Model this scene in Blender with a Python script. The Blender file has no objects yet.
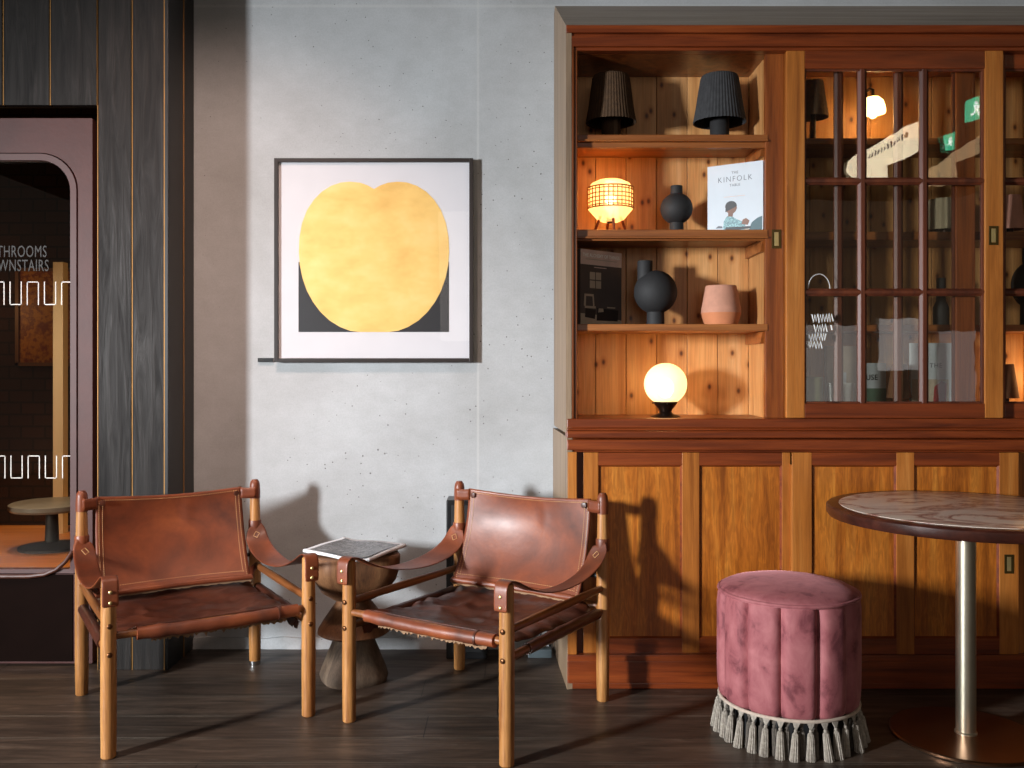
import bpy, bmesh, math, random
from mathutils import Vector, Matrix, noise
random.seed(7)
PI = math.pi
scene = bpy.context.scene
COL = scene.collection

# ------------------------------------------------------------------ camera calibration
CAM_H, F, CX, HY = 1.185, 910.0, 512.0, 367.0
def S(Y): return F / Y
def X(px, Y): return (px - CX) * Y / F
def Z(py, Y): return CAM_H + (HY - py) * Y / F

# ------------------------------------------------------------------ materials
def srgb(r, g, b):
    def f(c):
        c /= 255.0
        return c / 12.92 if c <= 0.04045 else ((c + 0.055) / 1.055) ** 2.4
    return (f(r), f(g), f(b), 1.0)

class NT:
    def __init__(s, name):
        s.m = bpy.data.materials.new(name); s.m.use_nodes = True
        s.t = s.m.node_tree; s.n = s.t.nodes; s.l = s.t.links
        s.b = s.n['Principled BSDF']; s.out = s.n['Material Output']
        s.tc = s.n.new('ShaderNodeTexCoord')
    def new(s, typ, **kw):
        n = s.n.new(typ)
        for k, v in kw.items():
            if k in n.inputs: n.inputs[k].default_value = v
            else: setattr(n, k, v)
        return n
    def link(s, a, b): s.l.new(a, b)
    def mapping(s, scale, coord='Object', loc=(0, 0, 0), rot=(0, 0, 0)):
        mp = s.new('ShaderNodeMapping'); mp.inputs['Scale'].default_value = scale
        mp.inputs['Location'].default_value = loc; mp.inputs['Rotation'].default_value = rot
        s.link(s.tc.outputs[coord], mp.inputs['Vector']); return mp.outputs['Vector']
    def noise(s, vec, scale=1.0, detail=4.0, rough=0.55, dist=0.0):
        n = s.new('ShaderNodeTexNoise'); n.inputs['Scale'].default_value = scale
        n.inputs['Detail'].default_value = detail; n.inputs['Roughness'].default_value = rough
        n.inputs['Distortion'].default_value = dist
        s.link(vec, n.inputs['Vector']); return n.outputs['Fac']
    def ramp(s, fac, stops):
        r = s.new('ShaderNodeValToRGB'); e = r.color_ramp.elements
        while len(e) < len(stops): e.new(0.5)
        for i, (p, c) in enumerate(stops):
            e[i].position = p; e[i].color = c if len(c) == 4 else (*c, 1)
        s.link(fac, r.inputs['Fac']); return r.outputs['Color']
    def mix(s, fac, a, b, mode='MIX'):
        m = s.new('ShaderNodeMix'); m.data_type = 'RGBA'; m.blend_type = mode
        for sock, v in ((m.inputs[0], fac), (m.inputs[6], a), (m.inputs[7], b)):
            if hasattr(v, 'links') or hasattr(v, 'is_linked'): s.link(v, sock)
            else: sock.default_value = v
        return m.outputs[2]
    def math(s, op, a, b=0.0):
        m = s.new('ShaderNodeMath'); m.operation = op
        for sock, v in ((m.inputs[0], a), (m.inputs[1], b)):
            if hasattr(v, 'is_linked'): s.link(v, sock)
            else: sock.default_value = v
        return m.outputs[0]
    def bump(s, h, strength=0.2, dist=0.01):
        b = s.new('ShaderNodeBump'); b.inputs['Strength'].default_value = strength
        b.inputs['Distance'].default_value = dist
        s.link(h, b.inputs['Height']); s.link(b.outputs['Normal'], s.b.inputs['Normal'])
    def set(s, **kw):
        for k, v in kw.items():
            k = k.replace('_', ' ')
            if hasattr(v, 'is_linked'): s.link(v, s.b.inputs[k])
            else: s.b.inputs[k].default_value = v

G = (1, 1, 1, 1)
def plain(name, col, rough=0.5, metal=0.0, coat=0.0, sheen=0.0, var=0.12, vs=12.0, bump=0.0):
    t = NT(name)
    n = t.noise(t.mapping((vs, vs, vs)), 1.0, 5)
    d = tuple(c * (1 - var) for c in col[:3]) + (1,)
    u = tuple(min(1, c * (1 + var)) for c in col[:3]) + (1,)
    t.set(Base_Color=t.ramp(n, [(0.3, d), (0.7, u)]), Roughness=rough, Metallic=metal, Coat_Weight=coat, Sheen_Weight=sheen)
    if bump: t.bump(t.noise(t.mapping((vs * 8,) * 3), 1.0, 4), bump, 0.003)
    return t.m

def wood(name, dark, mid, light, axis='Z', across=16.0, along=1.1, rough=0.4, coat=0.0, pores=0.35, bump=0.12, boards=None, knots=False, flake=False):
    t = NT(name)
    ax = 'XYZ'.index(axis)
    sc = [across] * 3; sc[ax] = along
    oi = t.new('ShaderNodeObjectInfo')
    offs = t.new('ShaderNodeVectorMath'); offs.operation = 'ADD'
    cmb = t.new('ShaderNodeCombineXYZ')
    r7 = t.math('MULTIPLY', oi.outputs['Random'], 37.0)
    for i in range(3): t.link(r7, cmb.inputs[i])
    t.link(t.mapping(tuple(sc)), offs.inputs[0]); t.link(cmb.outputs[0], offs.inputs[1])
    vec = offs.outputs[0]
    bval = None
    if boards:
        bx, pitch, o0 = boards
        sep = t.new('ShaderNodeSeparateXYZ'); t.link(t.tc.outputs['Object'], sep.inputs[0])
        k = t.math('FLOOR', t.math('DIVIDE', t.math('SUBTRACT', sep.outputs[bx], o0), pitch))
        wn = t.new('ShaderNodeTexWhiteNoise'); wn.noise_dimensions = '1D'; t.link(k, wn.inputs['W'])
        bval = wn.outputs['Value']
        v2 = t.new('ShaderNodeVectorMath'); v2.operation = 'ADD'
        c2 = t.new('ShaderNodeCombineXYZ'); b9 = t.math('MULTIPLY', bval, 91.0)
        for i in range(3): t.link(b9, c2.inputs[i])
        t.link(vec, v2.inputs[0]); t.link(c2.outputs[0], v2.inputs[1]); vec = v2.outputs[0]
    n = t.noise(vec, 1.0, 6, 0.6, 0.9)
    col = t.ramp(n, [(0.28, dark), (0.5, mid), (0.74, light)])
    sc2 = [across * 14] * 3; sc2[ax] = along * 9
    fine = t.noise(t.mapping(tuple(sc2)), 1.0, 3)
    col = t.mix(pores, col, t.ramp(fine, [(0.35, (0.35, 0.33, 0.3, 1)), (0.6, G)]), 'MULTIPLY')
    if flake:
        sc3 = [45] * 3; sc3[ax] = 9
        fl = t.noise(t.mapping(tuple(sc3)), 1.0, 3, 0.5, 2.5)
        col = t.mix(0.35, col, t.ramp(fl, [(0.42, (0.55, 0.42, 0.3, 1)), (0.6, (1.25, 1.15, 1.0, 1))]), 'MULTIPLY')
    if bval is not None:
        col = t.mix(0.55, col, t.ramp(bval, [(0.0, (0.62, 0.55, 0.5, 1)), (1.0, (1.18, 1.18, 1.15, 1))]), 'MULTIPLY')
    if knots:
        vo = t.new('ShaderNodeTexVoronoi'); vo.inputs['Scale'].default_value = 1.0; vo.voronoi_dimensions = '2D'
        t.link(t.mapping((10.5, 1, 6.5), loc=(0.37, 3.1, 0), rot=(-PI / 2, 0, 0)), vo.inputs['Vector'])
        kk = t.ramp(vo.outputs['Distance'], [(0.035, (0.10, 0.04, 0.018, 1)), (0.06, (0.42, 0.25, 0.15, 1)), (0.10, (0.82, 0.72, 0.62, 1)), (0.2, G)])
        col = t.mix(0.9, col, kk, 'MULTIPLY')
    t.set(Base_Color=col, Roughness=rough, Coat_Weight=coat, Coat_Roughness=0.25)
    if bump: t.bump(fine, bump, 0.002)
    return t.m

def emit(name, col, strength):
    t = NT(name)
    n = t.noise(t.mapping((25, 25, 25)), 1.0, 3)
    d = tuple(c * 0.86 for c in col[:3]) + (1,)
    c = t.ramp(n, [(0.3, d), (0.7, col)])
    t.set(Base_Color=(0.8, 0.75, 0.6, 1), Emission_Color=c, Emission_Strength=strength, Roughness=0.3)
    return t.m

def glass(name, refl=0.1, tint=(1, 1, 1, 1), rough=0.0, wob=0.0):
    t = NT(name)
    tr = t.new('ShaderNodeBsdfTransparent'); tr.inputs['Color'].default_value = tint
    gl = t.new('ShaderNodeBsdfGlossy'); gl.inputs['Roughness'].default_value = rough
    fr = t.new('ShaderNodeLayerWeight'); fr.inputs['Blend'].default_value = 0.5
    mx = t.new('ShaderNodeMixShader')
    t.link(t.math('ADD', t.math('MULTIPLY', t.math('POWER', fr.outputs['Facing'], 5.0), 0.5), refl * 0.5), mx.inputs[0])
    t.link(tr.outputs[0], mx.inputs[1]); t.link(gl.outputs[0], mx.inputs[2])
    t.link(mx.outputs[0], t.out.inputs['Surface'])
    if wob:
        b = t.new('ShaderNodeBump'); b.inputs['Strength'].default_value = wob; b.inputs['Distance'].default_value = 0.002
        t.link(t.noise(t.mapping((9, 9, 5)), 1.0, 2), b.inputs['Height']); t.link(b.outputs[0], gl.inputs['Normal'])
    return t.m

def make_concrete():
    t = NT('concrete')
    big = t.noise(t.mapping((1.3, 1.3, 1.3)), 1.0, 5, 0.6, 0.4)
    c = t.ramp(big, [(0.25, srgb(158, 159, 159)), (0.5, srgb(176, 178, 180)), (0.78, srgb(192, 196, 199))])
    mid = t.noise(t.mapping((14, 14, 22)), 1.0, 6, 0.7)
    c = t.mix(0.35, c, t.ramp(mid, [(0.3, (0.78, 0.78, 0.77, 1)), (0.7, (1.08, 1.08, 1.08, 1))]), 'MULTIPLY')
    fine = t.noise(t.mapping((160, 160, 160)), 1.0, 3)
    c = t.mix(0.25, c, t.ramp(fine, [(0.35, (0.72, 0.72, 0.72, 1)), (0.6, (1.05, 1.05, 1.05, 1))]), 'MULTIPLY')
    vo = t.new('ShaderNodeTexVoronoi'); vo.inputs['Scale'].default_value = 30.0
    t.link(t.mapping((1, 1, 1)), vo.inputs['Vector'])
    rr = t.ramp(t.noise(t.mapping((2.2, 2.2, 2.2), loc=(4, 1, 2)), 1.0, 3), [(0.33, (0.02, 0.02, 0.02, 1)), (0.72, (0.12, 0.12, 0.12, 1))])
    pit = t.math('LESS_THAN', vo.outputs['Distance'], rr)
    c = t.mix(t.math('MULTIPLY', pit, 0.75), c, srgb(70, 66, 62))
    # pale formwork joints (a vertical one right of the print, a horizontal one near the top)
    sep = t.new('ShaderNodeSeparateXYZ'); t.link(t.tc.outputs['Object'], sep.inputs[0])
    for ax, pos, wd in ((0, X(478, 3.838), 0.005), (2, Z(6, 3.838), 0.006)):
        d = t.math('ABSOLUTE', t.math('SUBTRACT', sep.outputs[ax], pos))
        c = t.mix(t.math('MULTIPLY', t.math('LESS_THAN', d, wd), 0.28), c, srgb(205, 205, 202))
    t.set(Base_Color=c, Roughness=0.85)
    h = t.math('SUBTRACT', t.math('MULTIPLY', mid, 0.4), pit)
    t.bump(h, 0.25, 0.004)
    return t.m

def make_floor():
    t = NT('dark_plank_floor')
    sep = t.new('ShaderNodeSeparateXYZ'); t.link(t.tc.outputs['Object'], sep.inputs[0])
    P = 0.185
    k = t.math('DIVIDE', t.math('ADD', sep.outputs[1], 0.055), P)
    fl = t.math('FLOOR', k); fr = t.math('FRACT', k)
    wn = t.new('ShaderNodeTexWhiteNoise'); wn.noise_dimensions = '1D'; t.link(fl, wn.inputs['W'])
    vec = t.new('ShaderNodeVectorMath'); vec.operation = 'ADD'
    cm = t.new('ShaderNodeCombineXYZ'); o = t.math('MULTIPLY', wn.outputs['Value'], 57.0)
    for i in range(3): t.link(o, cm.inputs[i])
    t.link(t.mapping((3.2, 26, 26)), vec.inputs[0]); t.link(cm.outputs[0], vec.inputs[1])
    n = t.noise(vec.outputs[0], 1.0, 7, 0.65, 0.8)
    c = t.ramp(n, [(0.28, srgb(44, 35, 28)), (0.55, srgb(76, 62, 52)), (0.8, srgb(108, 91, 77))])
    c = t.mix(0.5, c, t.ramp(wn.outputs['Value'], [(0, (0.45, 0.43, 0.42, 1)), (1, (1.25, 1.25, 1.25, 1))]), 'MULTIPLY')
    scr = t.noise(t.mapping((4, 30, 30), loc=(3, 3, 3)), 1.0, 8, 0.75)
    c = t.mix(t.ramp(scr, [(0.60, (0, 0, 0, 1)), (0.70, (0.28, 0.28, 0.28, 1))]), c, srgb(168, 156, 142))
    seam = t.math('LESS_THAN', t.math('ABSOLUTE', t.math('SUBTRACT', fr, 0.5)), 0.488)
    # butt joints
    kx = t.math('FRACT', t.math('ADD', t.math('DIVIDE', sep.outputs[0], 1.9), t.math('MULTIPLY', wn.outputs['Value'], 7.3)))
    butt = t.math('GREATER_THAN', kx, 0.0016)
    ok = t.math('MULTIPLY', seam, butt)
    c = t.mix(ok, srgb(16, 12, 10), c)
    edge = t.math('LESS_THAN', t.math('ABSOLUTE', t.math('SUBTRACT', t.math('ABSOLUTE', t.math('SUBTRACT', fr, 0.5)), 0.474)), 0.009)
    eb = t.ramp(t.noise(t.mapping((2.5, 2.5, 2.5), loc=(7, 2, 1)), 1.0, 4), [(0.4, (0.08,) * 3), (0.65, (0.75,) * 3)])
    c = t.mix(t.math('MULTIPLY', edge, eb), c, srgb(150, 136, 120))
    t.set(Base_Color=c, Roughness=t.ramp(n, [(0.3, (0.5,) * 3), (0.7, (0.34,) * 3)]))
    t.bump(t.math('ADD', t.math('MULTIPLY', n, 0.15), ok), 0.35, 0.003)
    return t.m

def make_leather(name, c1, c2, c3, rough=0.32):
    t = NT(name)
    n = t.noise(t.mapping((5, 5, 5)), 1.0, 6, 0.6, 0.5)
    c = t.ramp(n, [(0.25, c1), (0.52, c2), (0.8, c3)])
    m2 = t.noise(t.mapping((60, 60, 60)), 1.0, 4, 0.6)
    c = t.mix(0.3, c, t.ramp(m2, [(0.3, (0.7, 0.66, 0.62, 1)), (0.65, G)]), 'MULTIPLY')
    t.set(Base_Color=c, Roughness=t.ramp(n, [(0.3, (rough + 0.1,) * 3), (0.7, (rough - 0.04,) * 3)]), Coat_Weight=0.15, Coat_Roughness=0.3)
    t.bump(t.noise(t.mapping((45, 45, 45)), 1.0, 6, 0.65), 0.16, 0.004)
    return t.m

def make_velvet():
    t = NT('dusty_pink_velvet')
    n = t.noise(t.mapping((17, 17, 11)), 1.0, 6, 0.6, 0.35)
    c = t.ramp(n, [(0.34, srgb(112, 52, 58)), (0.45, srgb(150, 82, 86)), (0.7, srgb(174, 106, 108))])
    t.set(Base_Color=c, Roughness=0.75, Sheen_Weight=0.5, Sheen_Roughness=0.35, Sheen_Tint=srgb(225, 160, 165))
    t.bump(t.noise(t.mapping((30, 30, 30)), 1.0, 4), 0.12, 0.004)
    return t.m

def make_marble():
    t = NT('veined_marble')
    v = t.mapping((1.3, 2.3, 2))
    n1 = t.noise(v, 1.4, 8, 0.62, 1.6)
    d = t.math('ABSOLUTE', t.math('SUBTRACT', n1, 0.5))
    vein = t.ramp(d, [(0.0, srgb(140, 94, 84)), (0.014, srgb(196, 158, 142)), (0.04, srgb(230, 212, 196)), (0.25, srgb(238, 226, 214))])
    n2 = t.noise(t.mapping((3, 5, 3), loc=(5, 2, 1)), 1.2, 6, 0.6, 0.8)
    c = t.mix(t.ramp(n2, [(0.56, (0, 0, 0, 1)), (0.74, (0.5,) * 3)]), vein, srgb(176, 134, 120))
    t.set(Base_Color=c, Roughness=0.3, Coat_Weight=0.1)
    return t.m

def make_gold():
    t = NT('gold_leaf')
    n = t.noise(t.mapping((6, 6, 10)), 1.0, 6, 0.6)
    c = t.ramp(n, [(0.25, srgb(214, 170, 92)), (0.5, srgb(232, 192, 112)), (0.8, srgb(242, 210, 142))])
    t.set(Base_Color=c, Roughness=0.5, Metallic=0.15)
    return t.m

def make_charred():
    t = NT('charred_boards')
    n = t.noise(t.mapping((26, 26, 2.2)), 1.0, 7, 0.65, 1.4)
    c = t.ramp(n, [(0.3, srgb(14, 11, 10)), (0.55, srgb(30, 25, 22)), (0.8, srgb(52, 46, 43))])
    t.set(Base_Color=c, Roughness=t.ramp(n, [(0.3, (0.7,) * 3), (0.7, (0.46,) * 3)]))
    t.b.inputs['Specular IOR Level'].default_value = 0.28
    t.bump(n, 0.45, 0.006)
    return t.m

def make_brick():
    t = NT('dark_brick')
    b = t.new('ShaderNodeTexBrick')
    b.inputs['Color1'].default_value = srgb(58, 34, 24); b.inputs['Color2'].default_value = srgb(42, 25, 18)
    b.inputs['Mortar'].default_value = srgb(26, 17, 13); b.inputs['Scale'].default_value = 4.0
    t.link(t.mapping((1, 1, 1), rot=(PI / 2, 0, 0)), b.inputs['Vector'])
    t.set(Base_Color=b.outputs['Color'], Roughness=0.9)
    return t.m

def make_print_dots(name, base, ink, scale):
    t = NT(name)
    n = t.noise(t.mapping((scale, scale * 1.6, scale)), 1.0, 8, 0.7)
    t.set(Base_Color=t.ramp(n, [(0.4, base), (0.5, ink), (0.56, base), (0.66, ink)]), Roughness=0.45)
    return t.m

M = {}
M['concrete'] = make_concrete()
M['floor'] = make_floor()
M['leather'] = make_leather('tan_leather', srgb(72, 33, 18), srgb(120, 58, 31), srgb(158, 84, 44), 0.45)
M['leather_dark'] = make_leather('dark_leather', srgb(48, 24, 16), srgb(78, 38, 24), srgb(104, 54, 34), 0.36)
M['leg'] = wood('honey_oak', srgb(136, 82, 38), srgb(182, 124, 68), srgb(208, 154, 96), 'Z', 38, 2.0, 0.42, 0.1, 0.45)
M['rail'] = wood('brown_oak', srgb(92, 50, 24), srgb(132, 78, 38), srgb(164, 104, 56), 'Y', 38, 2.0, 0.42, 0.1, 0.3)
M['thread'] = plain('pale_thread', srgb(205, 160, 110), 0.8)
M['fray'] = plain('frayed_hide', srgb(138, 108, 82), 0.95)
M['brass'] = plain('aged_brass', srgb(222, 200, 140), 0.4, 0.85)
M['pull_dark'] = plain('tarnished_brass', srgb(92, 76, 40), 0.4, 0.8)
M['steel'] = plain('bright_steel', srgb(200, 200, 200), 0.25, 1.0)
M['screw'] = plain('bronze_screw', srgb(110, 72, 46), 0.35, 0.9)
CAB = (srgb(84, 36, 12), srgb(132, 66, 24), srgb(160, 88, 36))
M['cab_v'] = wood('polished_cabinet_wood', *CAB, 'Z', 20, 1.1, 0.34, 0.3, 0.3)
M['cab_h'] = wood('polished_cabinet_rail', srgb(78, 30, 12), srgb(124, 54, 21), srgb(150, 72, 30), 'X', 20, 1.1, 0.32, 0.3, 0.3)
M['cab_stile'] = wood('orange_cabinet_stile', srgb(134, 72, 24), srgb(178, 106, 42), srgb(200, 130, 62), 'Z', 20, 1.1, 0.36, 0.25, 0.3)
M['cab_panel'] = wood('quartered_oak_panel', srgb(138, 72, 20), srgb(184, 106, 34), srgb(210, 138, 56), 'Z', 16, 1.2, 0.36, 0.3, 0.4, flake=True)
M['cab_dark'] = wood('dark_mullion', srgb(58, 26, 14), srgb(92, 42, 22), srgb(120, 60, 32), 'Z', 20, 1.1, 0.5, 0.04, 0.25)
M['cab_side'] = wood('grey_tan_cabinet_side', srgb(112, 92, 74), srgb(142, 118, 94), srgb(164, 140, 114), 'Z', 24, 0.9, 0.5, 0.1, 0.3)  # greyer, paler tan than the wood of the front
M['cornice'] = wood('grey_brown_cornice', srgb(128, 112, 96), srgb(156, 138, 120), srgb(176, 160, 142), 'X', 24, 0.9, 0.5, 0.1, 0.3)
M['shelf'] = wood('shelf_wood', srgb(108, 54, 22), srgb(150, 86, 38), srgb(178, 110, 56), 'X', 18, 1.1, 0.42, 0.15, 0.3)
PITCH = 30.6 * 3.675 / F
M['pine'] = wood('knotty_pine', srgb(184, 122, 66), srgb(214, 156, 96), srgb(230, 182, 128), 'Z', 13, 0.8, 0.5, 0.1, 0.25, boards=(0, PITCH, X(595.5, 3.675) - 10 * PITCH - X(567, 3.36)), knots=True)
M['pine_plain'] = wood('pale_pine', srgb(164, 108, 58), srgb(196, 140, 84), srgb(214, 166, 112), 'Z', 13, 0.9, 0.5, 0.1, 0.25)
M['charred'] = make_charred()
M['black_wood'] = plain('black_painted_wood', srgb(24, 21, 20), 0.45)
M['gilt'] = plain('gold_inlay', srgb(150, 108, 56), 0.5, 0.5)
M['maroon'] = plain('maroon_hide_door', srgb(74, 36, 31), 0.55, bump=0.15, var=0.14, vs=9)
M['maroon_dark'] = plain('dark_door_panel', srgb(22, 12, 9), 0.95)
M['maroon_dark'].node_tree.nodes['Principled BSDF'].inputs['Specular IOR Level'].default_value = 0.08
M['white_paint'] = plain('white_line_paint', srgb(236, 232, 226), 0.6)
M['ink_white'] = plain('white_printed_lettering', (0.95, 0.93, 0.9, 1), 0.6, var=0.01)
M['grey_paint'] = plain('grey_letter_paint', srgb(46, 42, 38), 0.6)
M['platform'] = wood('amber_platform', srgb(160, 92, 36), srgb(196, 122, 54), srgb(218, 148, 76), 'X', 12, 0.8, 0.35, 0.2, 0.3)
M['brick'] = make_brick()
M['grey_stone'] = plain('grey_tabletop', srgb(120, 116, 108), 0.35)
M['black'] = plain('matt_black', srgb(26, 26, 28), 0.6)
M['black_gloss'] = plain('black_cabinet_paint', srgb(20, 21, 23), 0.35)
M['black_clay'] = plain('black_clay', srgb(36, 35, 36), 0.72, bump=0.3, vs=20)
M['frame_black'] = plain('dark_frame_wood', srgb(38, 30, 28), 0.4)
M['paper'] = plain('white_mat', srgb(206, 205, 210), 0.8, var=0.02)
M['ink'] = plain('black_print_ink', srgb(30, 30, 34), 0.5)
M['gold'] = make_gold()
M['velvet'] = make_velvet()
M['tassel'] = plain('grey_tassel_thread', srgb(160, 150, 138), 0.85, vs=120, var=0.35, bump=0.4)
M['tassel_shaded'] = plain('shaded_tassel_thread', srgb(96, 88, 80), 0.9, vs=120, var=0.35, bump=0.4)  # shade on the inner row put into a darker thread colour
M['cord'] = plain('pale_braid', srgb(190, 172, 156), 0.8, vs=90)
M['marble'] = make_marble()
M['rim'] = wood('dark_table_rim', srgb(40, 18, 13), srgb(64, 30, 21), srgb(86, 44, 31), 'X', 18, 1.2, 0.35, 0.3, 0.3)
M['column'] = plain('brushed_nickel_brass', srgb(226, 216, 192), 0.34, 1.0, var=0.05)
M['base_metal'] = plain('polished_bronze', srgb(142, 104, 78), 0.28, 1.0, var=0.06)
M['carved'] = wood('carved_hardwood', srgb(72, 44, 26), srgb(116, 76, 46), srgb(146, 104, 68), 'Z', 14, 2.5, 0.6, 0.0, 0.4)
M['carved_grey'] = wood('weathered_carved_wood', srgb(62, 48, 38), srgb(98, 80, 64), srgb(128, 110, 92), 'Z', 14, 2.5, 0.75, 0.0, 0.4)
M['news'] = make_print_dots('printed_page', srgb(150, 152, 156), srgb(70, 72, 76), 26)
M['page'] = plain('white_page', srgb(226, 228, 232), 0.5, var=0.03)
M['shade_grey'] = plain('charcoal_fringe', srgb(52, 52, 54), 0.85, vs=60, var=0.3)
M['shade_amber'] = plain('dimmed_amber_fringe', srgb(70, 48, 26), 0.85, vs=60, var=0.3)  # amber darkened to carry the shelf's shade in its colour
M['stem_amber'] = plain('brown_lamp_stem', srgb(70, 46, 26), 0.7)
M['terracotta'] = plain('pink_terracotta', srgb(196, 140, 116), 0.8, bump=0.2, vs=25)
M['terracotta_rim'] = plain('orange_terracotta', srgb(206, 130, 88), 0.8)
def opal(name, col, strength, clear):
    m = emit(name, col, strength); t = m.node_tree
    out = t.nodes['Material Output']; b = t.nodes['Principled BSDF']
    tr = t.nodes.new('ShaderNodeBsdfTransparent'); tr.inputs['Color'].default_value = (1, 0.93, 0.8, 1)
    mx = t.nodes.new('ShaderNodeMixShader'); mx.inputs[0].default_value = clear
    t.links.new(b.outputs[0], mx.inputs[1]); t.links.new(tr.outputs[0], mx.inputs[2]); t.links.new(mx.outputs[0], out.inputs['Surface'])
    return m
M['globe'] = opal('opal_globe_glass', (1.0, 0.70, 0.30, 1), 1.15, 0.45)
M['bulb_core'] = emit('bright_lamp_core', (1.0, 0.80, 0.5, 1), 14.0)
M['lantern'] = opal('glowing_paper_shade', (1.0, 0.54, 0.17, 1), 1.7, 0.3)
M['bulb'] = emit('glowing_glass_shade', (1.0, 0.66, 0.26, 1), 9.0)
M['rattan'] = plain('woven_rattan', srgb(186, 132, 74), 0.7)
M['lantern_leg'] = plain('red_brown_legs', srgb(110, 48, 24), 0.5)
M['bronze'] = plain('dark_bronze', srgb(52, 38, 32), 0.3, 0.8)
M['cover_white'] = plain('pale_blue_white_cover', srgb(194, 202, 210), 0.45, var=0.03)
M['cover_black'] = plain('dark_photo_cover', srgb(84, 76, 74), 0.5)
M['cover_grey'] = plain('grey_title_band', srgb(226, 202, 192), 0.7)
M['skin'] = plain('printed_skin_tone', srgb(120, 78, 58), 0.5)
M['teal_print'] = make_print_dots('printed_teal_pattern', srgb(150, 200, 204), srgb(40, 84, 96), 70)
M['teal_dark'] = plain('printed_dark_teal', srgb(54, 88, 96), 0.5)
M['ink_soft'] = plain('grey_print_ink', srgb(96, 100, 108), 0.5)
M['tan_print'] = plain('printed_pale_tan', srgb(190, 176, 158), 0.5)
M['red_print'] = plain('printed_rose_red', srgb(176, 66, 68), 0.5)
M['green_print'] = plain('printed_grey_green', srgb(92, 116, 100), 0.5)
M['green_pot'] = plain('sage_pot_glaze', srgb(128, 132, 92), 0.5)
M['white_pot'] = plain('white_pot_glaze', srgb(222, 224, 222), 0.4)
M['rib_shade'] = plain('beige_ribbed_fabric', srgb(150, 136, 112), 0.8)
M['pink_shade'] = plain('pink_pleated_fabric', srgb(198, 142, 124), 0.8)
M['brown_shade'] = plain('brown_tapered_fabric', srgb(104, 64, 36), 0.8)
M['cable'] = plain('black_cable_rubber', srgb(20, 20, 22), 0.5)
M['plug_grey'] = plain('grey_socket_plastic', srgb(70, 80, 84), 0.5)
M['ceiling'] = plain('dark_ceiling_paint', srgb(58, 52, 46), 0.9)
M['glass_door'] = glass('old_window_glass', 0.20, (0.96, 0.96, 0.94, 1), 0.0, 0.12)
M['glass_back'] = glass('old_window_glass_behind', 0.04, (0.96, 0.96, 0.94, 1), 0.0, 0.2)
M['glass_art'] = glass('picture_glass', 0.03)
M['glass_dark'] = glass('dark_door_glass', 0.06, (0.9, 0.86, 0.8, 1))
M['exit_green'] = emit('green_exit_sign', (0.02, 0.55, 0.3, 1), 4.0)
M['exit_white'] = emit('white_exit_symbol', (0.9, 1.0, 0.95, 1), 5.0)
M['cream_sign'] = emit('cream_lit_sign', (1.0, 0.82, 0.56, 1), 5.0)
M['tan_beam'] = emit('tan_glow_fascia', (1.0, 0.66, 0.36, 1), 1.3)  # board is no lamp; emission stands in for light falling on it
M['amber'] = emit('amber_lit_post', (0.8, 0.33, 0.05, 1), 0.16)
M['picture_glow'] = make_print_dots('warm_framed_picture', srgb(120, 50, 20), srgb(190, 130, 40), 7)
M['old_gilt_frame'] = plain('brown_picture_frame', srgb(110, 76, 46), 0.5)

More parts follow.
